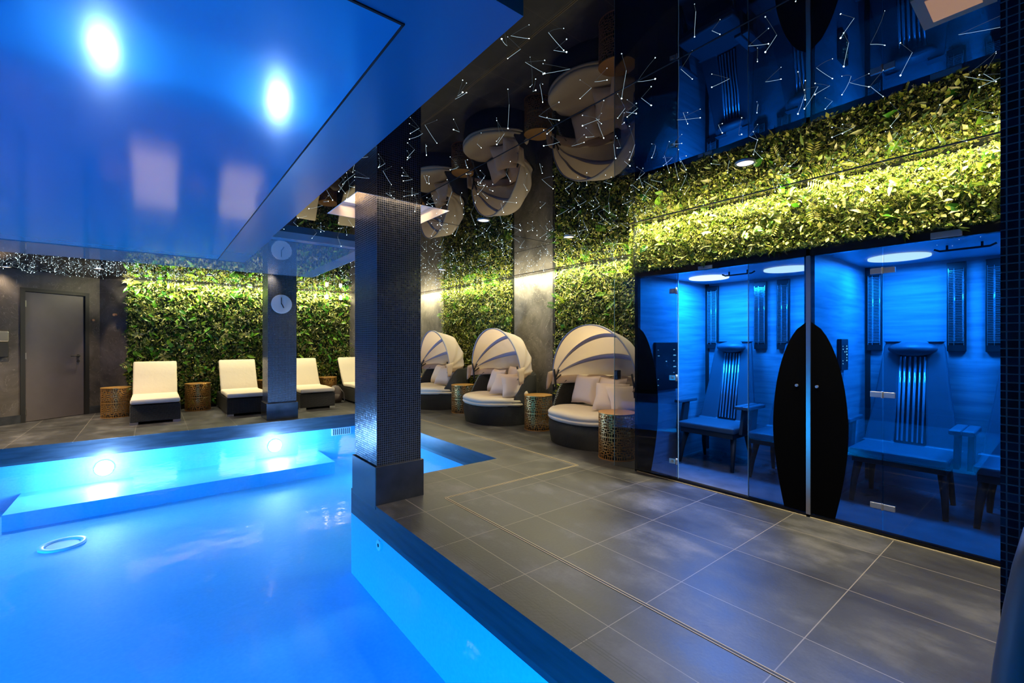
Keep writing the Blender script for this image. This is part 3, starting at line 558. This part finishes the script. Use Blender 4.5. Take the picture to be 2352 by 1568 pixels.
def on_black(x, y):
    if x < .97 and 1.09 < y < 7.93: return False
    if x < 2.09 and 5.03 < y < 7.93: return False
    if 1.17 < x < 2.04 and 3.34 < y < 4.15: return False
    if x > 3.60 and y < 2.78: return False
    if 1.74 < x < 2.28 and y < .16: return False
    if x > 4.9 or y > 10.55: return False
    t = np.dot((x-DA[0], y-DA[1]), dn)
    if x < 0 and t < .08: return False
    u = (x*cos(YAW)-y*sin(YAW))/(x*sin(YAW)+y*cos(YAW)+1e-6); d = x*sin(YAW)+y*cos(YAW)
    return d > .9 and abs(u) < 1.2
rs = random.Random(11); pts = []
while len(pts) < 1000:
    x, y = rs.uniform(-2.3, 4.9), rs.uniform(0.0, 10.5)
    if not on_black(x, y): continue
    if y > 7.93 and x < 1.2 and rs.random() < .0: continue
    pts.append((x, y))
pts += [q for q in ((rs.uniform(-2.3, .4), rs.uniform(7.95, 10.4)) for _ in range(230)) if on_black(*q)]
pts.sort(key=lambda q: math.hypot(*q))
protos = []
for k in range(14):
    mb = MB(); strand_mesh(mb, (0, 0, 0), rs); o = mb.build('light_fibre', [M['star'], M['fibre']]); protos.append(o)
for i, (x, y) in enumerate(pts[:300]):
    o = protos[i] if i < 14 else protos[i % 14].copy()
    if i >= 14: COL.objects.link(o)
    o.location = (x, y, ZC); o.rotation_euler = (0, 0, rs.uniform(0, 6.28))
    tag(o, 'thin glowing fibre strand with a bright tip hanging from the black mirror ceiling', 'light', 'glowing fibre strands of the starry ceiling')
mb = MB()
for x, y in pts[300:]: strand_mesh(mb, (x, y, ZC), rs)
tag(mb.build('light_fibres', [M['star'], M['fibre']]), 'far field of tiny glowing fibre tips under the black ceiling', 'light', kind='stuff')

# ------------------------------------------------------------------ infrared cabins
GX, BX, CZ = 3.75, 5.02, 1.94
def glass_panel(parent, y0, y1, name='glass_panel', z0=.025, z1=1.90, loc=None, rot=None):
    w = MB(); w.cur = 0; w.box(-.004, .004, y0, y1, z0, z1)
    return w.build(name, [M['glass']], parent, loc=loc, rot=rot)
def film(parent, yc, sgn, zb=.03):
    """half of the pointed black shape stuck on the glass; sgn = side it bulges to"""
    n = 30; zs = np.linspace(zb, 1.42, n); prof = []
    for z in zs:
        t = (z-.62)/(1.42-.62) if z > .62 else (.62-z)/.62
        wd = .225*(1-t**2.1)**.62 if z > .62 else .225-.085*t**1.6
        prof.append(max(wd, .002))
    w = MB(); v = []
    for xo in (-.0065, -.0048):
        for z, wd in zip(zs, prof): v += [(xo, yc, z), (xo, yc+sgn*wd, z)]
    f = [(2*i, 2*i+1, 2*i+3, 2*i+2) for i in range(n-1)]+[(2*n+2*i, 2*n+2*i+2, 2*n+2*i+3, 2*n+2*i+1) for i in range(n-1)]
    w.add(v, f); return w.build('privacy_film', M['film'], parent)
def heater(parent, y0, y1, z0=1.20, z1=1.91):
    w = MB(); w.box(BX-.035, BX-.004, y0, y1, z0, z1); h = w.build('heater', M['heatdark'], parent, bevel=.004)
    h.matrix_parent_inverse = parent.matrix_basis.inverted()
    w = MB(); n = 44; zz = np.linspace(z0+.07, z1-.07, n); yl = y0+.012; yr = y1-.012
    for z in zz: w.box(BX-.046, BX-.043, yl, yr, z, z+.0045)
    for y in (yl, (yl+yr)/2+.012, yr): w.box(BX-.049, BX-.046, y-.0015, y+.0015, z0+.05, z1-.05)
    g_ = w.build('grille', M['heatbar'], h)
    w = MB(); w.tube([(BX-.040, (y0*1.7+y1*.3)/2, z0+.08), (BX-.040, (y0*1.7+y1*.3)/2, z1-.08)], .006); w.tube([(BX-.040, (y0*.8+y1*1.2)/2, z0+.08), (BX-.040, (y0*.8+y1*1.2)/2, z1-.08)], .006); w.build('lamp_tube', M['acryl'], h)
def cabin(y0, y1, label, lamps, heats, panel_wall):
    r = empty('infrared_cabin', ((GX+BX)/2, (y0+y1)/2, 0)); tag(r, label, 'infrared cabin', 'glass fronted infrared cabins'); bpy.context.view_layer.update()
    def pt(w, name, mats, **kw):
        o = w.build(name, mats, r, **kw); o.matrix_parent_inverse = r.matrix_basis.inverted(); return o
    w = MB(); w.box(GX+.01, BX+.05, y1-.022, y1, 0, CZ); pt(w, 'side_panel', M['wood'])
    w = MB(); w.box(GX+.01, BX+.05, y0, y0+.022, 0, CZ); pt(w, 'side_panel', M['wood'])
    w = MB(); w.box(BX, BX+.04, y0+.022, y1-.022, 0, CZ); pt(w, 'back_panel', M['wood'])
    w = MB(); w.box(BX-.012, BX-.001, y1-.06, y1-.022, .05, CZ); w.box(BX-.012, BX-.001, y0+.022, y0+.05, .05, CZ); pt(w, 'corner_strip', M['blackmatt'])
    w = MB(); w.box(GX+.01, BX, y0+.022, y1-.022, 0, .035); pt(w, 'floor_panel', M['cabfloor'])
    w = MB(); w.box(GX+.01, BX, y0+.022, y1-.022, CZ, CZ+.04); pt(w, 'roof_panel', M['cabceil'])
    w = MB(); w.box(GX-.02, GX+.02, y0, y1, 1.90, 1.957); pt(w, 'header', M['black'])
    w = MB(); w.box(GX-.014, GX+.012, y0, y1, 0, .024); w.cur = 1; w.box(GX-.022, GX-.014, y0, y1, 0, .006); pt(w, 'sill', [M['black'], M['goldline']])
    for x, y in lamps:
        w = MB(); w.cyl((x, y), .19, CZ-.012, CZ-.001, 40); pt(w, 'lamp_disc', M['led'])
    for a, b_ in heats: heater(r, a, b_)
    bars = MB(); yc = (y0+y1)/2; xb = GX+.52; bars.tube([(xb, yc-.15, CZ-.02), (xb, yc-.12, CZ-.035), (xb, yc+.12, CZ-.035), (xb, yc+.15, CZ-.02)], .007); bars.box(xb-.006, xb+.006, yc-.09, yc-.078, CZ-.035, CZ); bars.box(xb-.006, xb+.006, yc+.078, yc+.09, CZ-.035, CZ); pt(bars, 'towel_rail', M['blackmatt'])
    yw = y1-.022; px0, px1, pz0, pz1 = panel_wall
    w = MB(); w.box(px0, px1, yw-.03, yw, pz0, pz1); cpn = pt(w, 'control_panel', M['heatdark'], bevel=.004)
    w = MB()
    rr = random.Random(4)
    for i in range(3):
        for j in range(7):
            if rr.random() < .7:
                xx = px0+.03+i*(px1-px0-.06)/2.4; zz = pz0+.05+j*(pz1-pz0-.1)/6.5; ww = rr.uniform(.01, .05)*(px1-px0)/.4; w.box(xx, xx+ww, yw-.032, yw-.030, zz, zz+rr.uniform(.004, .012))
    w.build('display', M['screen'], cpn)
    return r, pt
Y_L, Y_M, Y_R = 2.70, 1.216, -.27
r1, pt1 = cabin(Y_M+.012, Y_L, 'left glass fronted cabin glowing blue, its glass door standing wide open', CABLAMPS[:2], [(2.52, 2.645), (2.005, 2.13), (1.79, 1.907), (1.27, 1.39)], (3.98, 4.38, .78, 1.27))
r2, pt2 = cabin(Y_R, Y_M-.012, 'right glass fronted cabin glowing blue, its hinged glass door closed', CABLAMPS[2:], [(1.055, 1.163), (.534, .646), (.31, .431), (-.22, -.10)], (4.25, 4.42, 1.05, 1.30))
def panel(pt, r, y0, y1, name='glass_panel'):
    w = MB(); w.box(GX-.005, GX+.003, y0, y1, .025, 1.90); return pt(w, name, M['glass'])
def addfilm(panel_ob, yc, sgn):
    f = film(None, yc, sgn); f.location = (GX, 0, 0); f.parent = panel_ob; f.matrix_parent_inverse = panel_ob.parent.matrix_basis.inverted() @ panel_ob.matrix_basis.inverted() if False else (panel_ob.parent.matrix_basis @ panel_ob.matrix_parent_inverse).inverted(); return f
g1 = panel(pt1, r1, 2.266, Y_L-.004); addfilm(g1, Y_L-.006, -1)
g2 = panel(pt1, r1, Y_M+.016, 1.644); addfilm(g2, Y_M+.016, 1)
g3 = panel(pt2, r2, .792, Y_M-.016); addfilm(g3, Y_M-.016, -1)
g4 = panel(pt2, r2, .176, .786, 'door'); g5 = panel(pt2, r2, Y_R+.004, .172)
w = MB(); w.box(GX-.016, GX+.010, Y_M-.014, Y_M+.014, .02, 1.905); pt1(w, 'metal_post', M['steel'])
# knobs by the post
for pt, y in ((pt1, Y_M+.075), (pt2, Y_M-.055)):
    w = MB(); w.disc((GX-.005, y, .955), .010, (-1, 0, 0), th=.018); k_ = pt(w, 'knob', M['steeldark'])
# hinges of closed door
for z in (.195, .93, 1.745):
    w = MB(); w.box(GX-.012, GX+.008, .725, .785, z-.018, z+.018); w.box(GX-.012, GX+.008, .795, .855, z-.018, z+.018); w.tube([(GX-.012, .79, z-.022), (GX-.012, .79, z+.022)], .007); pt2(w, 'hinge', M['steeldark'], bevel=.002)
w = MB(); w.disc((GX-.005, .235, .95), .02, (-1, 0, 0), th=.02); w.tube([(GX-.03, .235, .80), (GX-.03, .235, 1.05)], .01); pt2(w, 'door_handle', M['steel'])
# open door swung back against the fixed panel
hx, hy = GX-.03, 2.262; ex, ey = 3.60, 2.87
dl = np.array((ex-hx, ey-hy)); dw = np.linalg.norm(dl); du = dl/dw; dno = np.array((du[1], -du[0]))
w = MB(); hh = np.array((hx, hy)); w.prism([tuple(hh+dno*.004), tuple(hh+dl+dno*.004), tuple(hh+dl-dno*.004), tuple(hh-dno*.004)], .045, 1.90); od = pt1(w, 'door', M['glass'])
w = MB(); q0 = hh+dl; w.prism([tuple(q0+dno*.0045), tuple(q0+du*.002+dno*.0045), tuple(q0+du*.002-dno*.0045), tuple(q0-dno*.0045)], .045, 1.90); pt1(w, 'door_edge', M['glassedge'])
for z in (.19, .95, 1.74):
    w = MB(); c = hh+du*.035; w.obox((c[0], c[1], z), (du[0]*.028, du[1]*.028, 0), (dno[0]*.010, dno[1]*.010, 0), (0, 0, .022)); w.tube([(hx, hy, z-.03), (hx, hy, z+.03)], .009); w.obox((GX, 2.285, z), (.01, 0, 0), (0, .02, 0), (0, 0, .02)); w.disc((c[0]-.01, c[1], z), .012, (-1, 0, 0), th=.008); pt1(w, 'hinge', M['steel'])
w = MB(); w.box(GX-.004, GX+.004, 1.640, 1.646, .03, 1.9); w.box(GX-.004, GX+.004, 2.262, 2.268, .03, 1.9); pt1(w, 'glass_edge', M['glassedge'])
# name plates on the header
w = MB(); w.box(GX-.026, GX-.020, .415, .555, 1.905, 1.945); pt2(w, 'name_plate', M['steeldark'], bevel=.004)
w = MB(); w.box(GX-.026, GX-.020, 1.93, 2.06, 1.905, 1.935); pt1(w, 'name_plate', M['steeldark'], bevel=.004)
w = MB(); w.box(3.74, 5.09, Y_L, Y_L+.03, 0, 1.955); pt1(w, 'outer_side', M['black'])

def heat_chair(y, label, loc):
    r = empty('heat_chair', (loc[0], y, .035)); tag(r, label, 'chair', 'infrared seats in the glass cabins')
    # local: x towards the back wall
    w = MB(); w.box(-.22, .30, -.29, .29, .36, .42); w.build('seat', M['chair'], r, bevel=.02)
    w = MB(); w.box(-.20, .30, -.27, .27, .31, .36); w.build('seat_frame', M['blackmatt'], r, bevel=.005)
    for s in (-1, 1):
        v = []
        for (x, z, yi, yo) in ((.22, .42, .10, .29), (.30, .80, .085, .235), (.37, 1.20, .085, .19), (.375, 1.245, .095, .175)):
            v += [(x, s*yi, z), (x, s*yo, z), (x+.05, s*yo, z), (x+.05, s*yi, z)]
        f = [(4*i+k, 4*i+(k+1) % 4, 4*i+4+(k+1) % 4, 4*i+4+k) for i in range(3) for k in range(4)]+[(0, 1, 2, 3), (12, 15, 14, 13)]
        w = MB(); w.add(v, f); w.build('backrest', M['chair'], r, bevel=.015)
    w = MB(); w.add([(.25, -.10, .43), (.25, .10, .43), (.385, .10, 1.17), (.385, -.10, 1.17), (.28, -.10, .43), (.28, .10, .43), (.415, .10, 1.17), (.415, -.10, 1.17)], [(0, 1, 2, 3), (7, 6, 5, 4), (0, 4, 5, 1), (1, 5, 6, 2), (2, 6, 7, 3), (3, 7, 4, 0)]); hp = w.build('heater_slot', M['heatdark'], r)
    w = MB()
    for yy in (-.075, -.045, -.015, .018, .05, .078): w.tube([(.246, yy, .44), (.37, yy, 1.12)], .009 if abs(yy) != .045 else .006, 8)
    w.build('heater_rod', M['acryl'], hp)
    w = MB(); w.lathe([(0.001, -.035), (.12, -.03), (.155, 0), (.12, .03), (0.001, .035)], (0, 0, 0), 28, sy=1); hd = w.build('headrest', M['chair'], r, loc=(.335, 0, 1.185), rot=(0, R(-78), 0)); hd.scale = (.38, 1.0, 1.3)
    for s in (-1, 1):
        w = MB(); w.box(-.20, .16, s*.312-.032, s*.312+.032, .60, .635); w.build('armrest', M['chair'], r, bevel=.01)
        w = MB(); w.obox((-.05, s*.31, .48), (.05, 0, 0), (0, .015, 0), (.03, 0, .125)); w.build('arm_support', M['blackmatt'], r)
        w = MB(); w.tube([(-.12, s*.24, .33), (-.17, s*.26, .16), (-.21, s*.27, 0)], [.03, .022, .016], 8); w.build('leg', M['blackmatt'], r)
        w = MB(); w.tube([(.20, s*.22, .33), (.22, s*.24, .16), (.26, s*.25, 0)], [.03, .022, .016], 8); w.build('leg', M['blackmatt'], r)
    return r
c0 = heat_chair(2.30, 'pale heated seat with oval headrest seen through the open door of the left cabin', (4.50, 0))
for y, lb in ((1.60, 'pale heated seat in the left cabin, half hidden by the pointed black film'), (.83, 'pale heated seat with oval headrest behind the closed door of the right cabin'), (.14, 'pale heated seat at the right end of the right cabin beside the mosaic column')):
    c = copy_tree(c0); c.location = (4.50, y, .035); c['label'] = lb

# ------------------------------------------------------------------ gold side tables
def drum_pattern():
    Wc, H = 14, 32; g = np.zeros((H, Wc), bool)
    def rect(cx, cy, hx_, hy_):
        for x in range(cx-hx_, cx+hx_+1):
            for y in (cy-hy_, cy+hy_): g[max(0, min(H-1, y)), x % Wc] = True
        for y in range(cy-hy_, cy+hy_+1):
            for x in (cx-hx_, cx+hx_): g[max(0, min(H-1, y)), x % Wc] = True
    rect(7, 16, 1, 2); rect(7, 16, 3, 4); rect(0, 9, 2, 2); rect(0, 23, 2, 2); rect(0, 16, 1, 1)
    g[0, :] = True; g[31, :] = True
    for y in list(range(0, 5))+list(range(27, 32)): g[y, 0] = True; g[y, 7] = True; g[y, 4] = True; g[y, 10] = True
    g[5, 3:12] = True; g[26, 3:12] = True; g[16, :5] = True; g[16, 10:] = True
    for y in (9, 23): g[y, 3:12] = True
    for y in (5, 6, 7, 8, 24, 25, 26): g[y, 4] = True; g[y, 10] = True
    for y in range(10, 12): g[y, 7] = True
    for y in range(21, 23): g[y, 7] = True
    g[12, 0:4] = True; g[20, 0:4] = True; g[12, 11:] = True; g[20, 11:] = True
    return g
def gold_table():
    r = empty('side_table', (0, 0, 0)); g = drum_pattern(); H2 = np.vstack([g, g[::-1]]); rows, n = H2.shape[0], 14*12; rad = .20; h = .50
    v = []; w = MB()
    for j in range(rows+1):
        for i in range(n): a = 2*pi*i/n; v.append((rad*cos(a), rad*sin(a), .004+j*(h-.012)/rows))
    f = [(j*n+i, j*n+(i+1) % n, (j+1)*n+(i+1) % n, (j+1)*n+i) for j in range(rows) for i in range(n) if H2[j, i % 14]]
    w.add(v, f); w.build('fretwork_drum', M['gold'], r, solid=.003)
    w = MB(); w.cyl((0, 0), .206, h-.010, h, 64); w.build('table_top', M['gold'], r, bevel=.002)
    w = MB(); w.lathe([(.196, 0), (.196, .008), (.205, .008), (.205, 0), (.196, 0)], (0, 0, 0), 64, False); w.build('base_ring', M['gold'], r)
    w = MB(); w.cyl((0, 0), .185, .02, .03, 40); w.cur = 0; w.build('inner_shelf', M['blackmatt'], r)
    return r
tabs = [((4.02, 3.17), 'gold fretwork drum table standing in front, half behind the edge of the open glass door'), ((4.42, 4.92), 'gold fretwork drum table between the nearest and middle canopy daybeds'), ((4.40, 6.95), 'gold fretwork drum table between the middle and farthest canopy daybeds'),
        ((-.49, 10.22), 'gold fretwork drum table between the grey door and the leftmost lounger'), ((.66, 10.28), 'gold fretwork drum table between the first and second lounger from the left'), ((1.84, 10.30), 'gold fretwork drum table mostly hidden behind the far pillar'),
        ((3.00, 10.30), 'gold fretwork drum table between the two loungers right of the far pillar'), ((4.66, 9.10), 'gold fretwork drum table beyond the farthest daybed, cut by the near pillar')]
t0 = gold_table()
for i, ((x, y), lb) in enumerate(tabs):
    t = t0 if i == 0 else copy_tree(t0); t.location = (x, y, 0); t.rotation_euler = (0, 0, i*.7); tag(t, lb, 'side table', 'gold fretwork side tables')

# ------------------------------------------------------------------ loungers
def cushion_strip(pts, x0, x1, th):
    """thick pad following a path in the y-z plane"""
    P_ = [np.array(p, float) for p in pts]; nn = len(P_); w = MB(); v = []
    for i, p in enumerate(P_):
        t = P_[min(i+1, nn-1)]-P_[max(0, i-1)]; t /= np.linalg.norm(t); nr = np.array((-t[1], t[0]))
        q = p+nr*th; xs = x0+.0; v += [(x0, *p), (x1, *p), (x1, *q), (x0, *q)]
    f = [(4*i+k, 4*i+(k+1) % 4, 4*i+4+(k+1) % 4, 4*i+4+k) for i in range(nn-1) for k in range(4)]+[(3, 2, 1, 0), tuple(4*(nn-1)+k for k in range(4))]
    return w.add(v, f, True)
def lounger():
    r = empty('sun_lounger', (0, 0, 0)); hw = .315; Ln = 1.62
    w = MB(); w.box(-hw, hw, 0, Ln, .035, .30); w.build('wicker_base', M['wicker'], r, bevel=.012)
    w = MB(); w.add([(-hw+.02, 1.00, .30), (hw-.02, 1.00, .30), (hw-.02, 1.37, .86), (-hw+.02, 1.37, .86), (-hw+.02, 1.04, .28), (hw-.02, 1.04, .28), (hw-.02, 1.41, .84), (-hw+.02, 1.41, .84)], [(0, 1, 2, 3), (7, 6, 5, 4), (0, 4, 5, 1), (1, 5, 6, 2), (2, 6, 7, 3), (3, 7, 4, 0)]); w.build('back_frame', M['wicker'], r)
    w = cushion_strip([(-.02, .315), (.1, .305), (.5, .315), (.88, .305), (.965, .32)], -hw+.005, hw-.005, .075); w.build('seat_cushion', M['cushion'], r, bevel=.025)
    w = cushion_strip([(.985, .325), (1.10, .47), (1.22, .67), (1.355, .895)], -hw+.01, hw-.01, .075); w.build('back_cushion', M['cushion'], r, bevel=.025)
    for sx in (-1, 1):
        for y in (.0, Ln-.1):
            w = MB(); w.box(sx*(hw-.05)-.05, sx*(hw-.05)+.052, y-.003, y+.103, 0, .036); w.build('foot', M['steeldark'], r)
    return r
l0 = lounger()
for i, (x, a, lb) in enumerate(((.035, 0, 'leftmost white cushioned lounger on dark wicker base, near the grey door'), (1.295, 0, 'white cushioned wicker lounger partly hidden by the left side of the far pillar'), (2.455, 0, 'white cushioned wicker lounger emerging right of the far pillar'), (3.54, 0, 'white cushioned wicker lounger cut off by the big near pillar'))):
    o = l0 if i == 0 else copy_tree(l0); o.location = (x, 8.99, 0); o.rotation_euler = (0, 0, a); tag(o, lb, 'sun lounger', 'loungers in front of the far plant wall')
# backpack
bg = empty('backpack', (3.0, 9.72, 0)); tag(bg, 'dark brown backpack on the floor between the two loungers right of the far pillar', 'bag')
w = MB(); w.lathe([(.001, 0), (.12, .0), (.145, .05), (.14, .2), (.115, .3), (.06, .35), (.001, .36)], (0, 0, 0), 20, sx=.95, sy=.7); w.build('bag_body', M['bag'], bg)
w = MB(); w.lathe([(.001, 0), (.075, .01), (.085, .06), (.07, .13), (.001, .15)], (0, -.09, .04), 16, sy=.5); w.build('front_pocket', M['bag'], bg)
w = MB(); w.tube([(.09, -.05, .28), (.15, -.07, .2), (.155, -.09, .08), (.16, -.12, .01)], .008, 6); w.build('strap', M['bagtrim'], bg)

# ------------------------------------------------------------------ daybeds
DA_, DB_ = .57, .64
def day_h(t):   # wall height round the oval, t = angle, pi = front
    return .285+.47*smooth01((cos(t)+.58)/.80)
def pillow_mb(wd, ht, th):
    n = 14; G1 = []; G2 = []
    for i in range(n+1):
        r1_, r2_ = [], []
        for j in range(n+1):
            a, b = -1+2*i/n, -1+2*j/n; k = 1-.10*(a*a)*(1-b*b)-0; t = th*((1-a**4)*(1-b**4))**.55
            x = a*wd/2*(1-.09*(1-b*b)); z = b*ht/2*(1-.09*(1-a*a))
            x, z = a*wd/2*(1-.10*(1-abs(b))**1.0*abs(a)), b*ht/2*(1-.10*(1-abs(a))*abs(b))
            r1_.append((x, -t/2, z)); r2_.append((x, t/2, z))
        G1.append(r1_); G2.append(r2_)
    w = MB(); w.sheet(G1); w.sheet([row[::-1] for row in G2]); return w
PIL = [None]
def make_pillow(loc, rot, label, size=1.0):
    if PIL[0] is None:
        o = pillow_mb(.42, .40, .15).build('pillow', M['pillow']); PIL[0] = o
    else: o = PIL[0].copy(); COL.objects.link(o)
    o.location = loc; o.rotation_euler = rot; o.scale = (size,)*3; return tag(o, label, 'pillow', 'cream pillows on the daybeds')
def daybed():
    r = empty('canopy_daybed', (0, 0, 0)); n = 72; th = .045
    w = MB(); v = []
    for i in range(n):
        t = 2*pi*i/n; h = day_h(t); c_, s_ = cos(t), sin(t)
        v += [((DA_-.03)*c_, (DB_-.03)*s_, .0), (DA_*c_, DB_*s_, h*.6), (DA_*c_, DB_*s_, h-.012), ((DA_-th/2)*c_, (DB_-th/2)*s_, h+.008), ((DA_-th)*c_, (DB_-th)*s_, h-.012), ((DA_-th)*c_, (DB_-th)*s_, .23)]
    f = [(6*i+k, 6*((i+1) % n)+k, 6*((i+1) % n)+k+1, 6*i+k+1) for i in range(n) for k in range(5)]
    w.add(v, f, True); w.add([v[6*i+5] for i in range(n)], [tuple(range(n))]); w.build('wicker_shell', M['wicker'], r)
    # round seat cushion in two layers
    w = MB(); v = []; prof = [(.86, .0), (.97, .008), (1.0, .03), (.995, .052), (.965, .062), (.995, .072), (.99, .10), (.95, .125), (.80, .138), (.4, .142)]
    for (s_, z) in prof:
        for i in range(n):
            t = 2*pi*i/n; k = 1.02 if cos(t) < -.2 else 1.02-.13*smooth01((cos(t)+.2)/.5); wob = 1+.006*sin(7*t+z*40)
            v.append((DA_*k*s_*cos(t)*wob, DB_*k*s_*sin(t)*wob, .285+z+.004*sin(5*t)))
    f = [(j*n+i, j*n+(i+1) % n, (j+1)*n+(i+1) % n, (j+1)*n+i) for j in range(len(prof)-1) for i in range(n)]+[tuple(range((len(prof)-1)*n, len(prof)*n))]
    w.add(v, f, True); w.build('seat_cushion', M['cushion'], r)
    # canopy
    xp, zp = -.10, .80; hy = .655; RAD = .69
    def P3(phi, s_, k=1.0):
        rad = (RAD if phi > 60 else RAD-.12*(60-phi)/60)*k
        return (xp+rad*sin(s_)*cos(R(phi)), -hy*k*cos(s_), zp+rad*sin(s_)*sin(R(phi)))
    hoops = (94, 58, 28, 2); G = []; NS = 40
    phis = []
    for a, b in zip(hoops[:-1], hoops[1:]): phis += [a+(b-a)*k/6 for k in range(6)]
    phis.append(hoops[-1])
    for q, phi in enumerate(phis):
        m_ = (q % 6)/6; row = []
        for j in range(NS+1):
            s_ = pi*j/NS; sag = 1-.045*sin(pi*m_)*sin(s_)+.008*sin(j*1.9+q*1.3)*sin(s_)*sin(pi*m_)
            row.append(P3(phi, s_, sag))
        G.append(row)
    w = MB(); w.sheet(G); cn = w.build('canopy', M['canopy'], r)
    # skirt of cloth hanging behind to the rim
    G2 = []
    for k in range(4):
        row = []
        for j in range(NS+1):
            s_ = pi*j/NS; p_ = P3(2, s_); row.append((p_[0]-.02*k+(0.01*sin(j*.9+k)), p_[1]*(1-.01*k), p_[2]-.035*k))
        G2.append(row)
    w = MB(); w.sheet(G2); w.build('canopy_skirt', M['canopy'], r, solid=.004)
    for phi in (58, 28):
        w = MB(); Gs = [[P3(phi+d_, pi*j/NS, .972) for j in range(NS+1)] for d_ in (-3.2, 3.2)]; w.sheet(Gs); w.build('hoop_sleeve', M['sleeve'], cn, solid=.002)
    w = MB(); w.sheet([[P3(94+d_, pi*j/NS, 1.004) for j in range(NS+1)] for d_ in (-1.6, 1.6)]); w.build('hoop_sleeve', M['sleeve'], cn, solid=.012)
    for s_ in (-1, 1):      # brackets and loose flaps at both ends
        w = MB(); y = s_*(hy-.035); w.tube([(xp+.02, y, .62), (xp, y, .78), (xp-.03, y*.985, .90)], .014, 6); w.tube([(xp, y, .77), (xp+.07, y*.99, .89)], .011, 6); w.tube([(xp, y, .75), (xp+.11, y*.99, .82)], .010, 6); w.build('hoop_bracket', M['blackmatt'], r)
        w = MB(); Gf = []
        for k in range(5):
            t = k/4; Gf.append([(xp-.09+.17*u*(1-t*.6)+(.02*t), s_*(hy+.015+.05*t+.01*sin(u*5+t*3)), zp+.06-.24*t+.03*u) for u in (0, .33, .66, 1)])
        w.sheet(Gf); w.build('canopy_flap', M['canopy'], cn, solid=.004)
    return r
beds = [((4.45, 3.84), 'nearest cream canopy daybed on black wicker, beside the glass cabin'), ((4.45, 5.90), 'middle one of the three cream canopy daybeds, in front of the stone pilaster'), ((4.45, 7.92), 'farthest cream canopy daybed, cut by the near pillar')]
b0 = daybed()
for i, ((x, y), lb) in enumerate(beds):
    b = b0 if i == 0 else copy_tree(b0); b.location = (x, y, 0); b.rotation_euler = (0, 0, (.06, .0, -.05)[i]); tag(b, lb, 'canopy daybed', 'canopy daybeds along the right wall')
def rz(a): return a
zc = .43
PL = [ # bed index, dx, dy, z, tilt back, turn, label
    (0, .13, .30, .20, -18, 90, 'upright square pillow at the left inside the nearest daybed'), (0, .20, -.06, .19, -22, 84, 'square pillow in the middle back of the nearest daybed'), (0, -.04, -.27, .17, -40, 62, 'square pillow leaning in front at the right of the nearest daybed'), (0, -.06, -.50, .15, -35, 28, 'pillow at the far right edge of the nearest daybed'),
    (1, .10, .22, .19, -20, 98, 'upright square pillow at the left inside the middle daybed'), (1, -.06, -.20, .17, -40, 66, 'square pillow leaning at the right inside the middle daybed'), (1, .27, -.10, .24, -16, 84, 'pillow at the back behind the others in the middle daybed'), (1, -.05, -.46, .15, -38, 30, 'pillow at the right edge of the middle daybed'),
    (2, .10, .18, .19, -24, 96, 'square pillow at the left inside the farthest daybed'), (2, .02, -.24, .18, -34, 70, 'square pillow at the right inside the farthest daybed')]
for bi, dx, dy, dz, tilt, turn, lb in PL:
    bx, by = beds[bi][0]; make_pillow((bx+dx, by+dy, zc+dz), (R(tilt), 0, R(-turn)), lb)
sp = empty('unit', (4.70, 3.70, .79)); tag(sp, 'small black box radio on the back pillows of the nearest daybed', 'unit')  # plain dark box built for an unidentified dark spot
w = MB(); w.box(-.035, .035, -.03, .03, 0, .12); w.build('case', M['black'], sp, bevel=.006); w = MB(); w.box(-.038, -.035, -.022, .022, .05, .11); w.build('display', M['heatdark'], sp)

# hand rail close to the camera at the lower right corner
def unproj(px, py, d): u = (px-1176)/1033; v = (784-py)/1033; return (d*(sin(YAW)+u*cos(YAW)), d*(cos(YAW)-u*sin(YAW)), EYE+d*v)
hr = empty('hand_rail', (1.25, .02, 0)); tag(hr, 'slanting steel hand rail cut by the lower right corner of the view', 'hand rail')
w = MB(); pts_ = [unproj(2440, 1240, .62), unproj(2412, 1330, .62), unproj(2390, 1430, .62), unproj(2368, 1560, .62), unproj(2345, 1750, .62), unproj(2320, 2000, .63)]
pts_ = pts_+[(pts_[-1][0]-.02, pts_[-1][1], .0)]
ob = w.tube(pts_, .036, 20).build('rail_tube', M['rail']); bpy.context.view_layer.update(); ob.parent = hr; ob.matrix_parent_inverse = hr.matrix_basis.inverted()
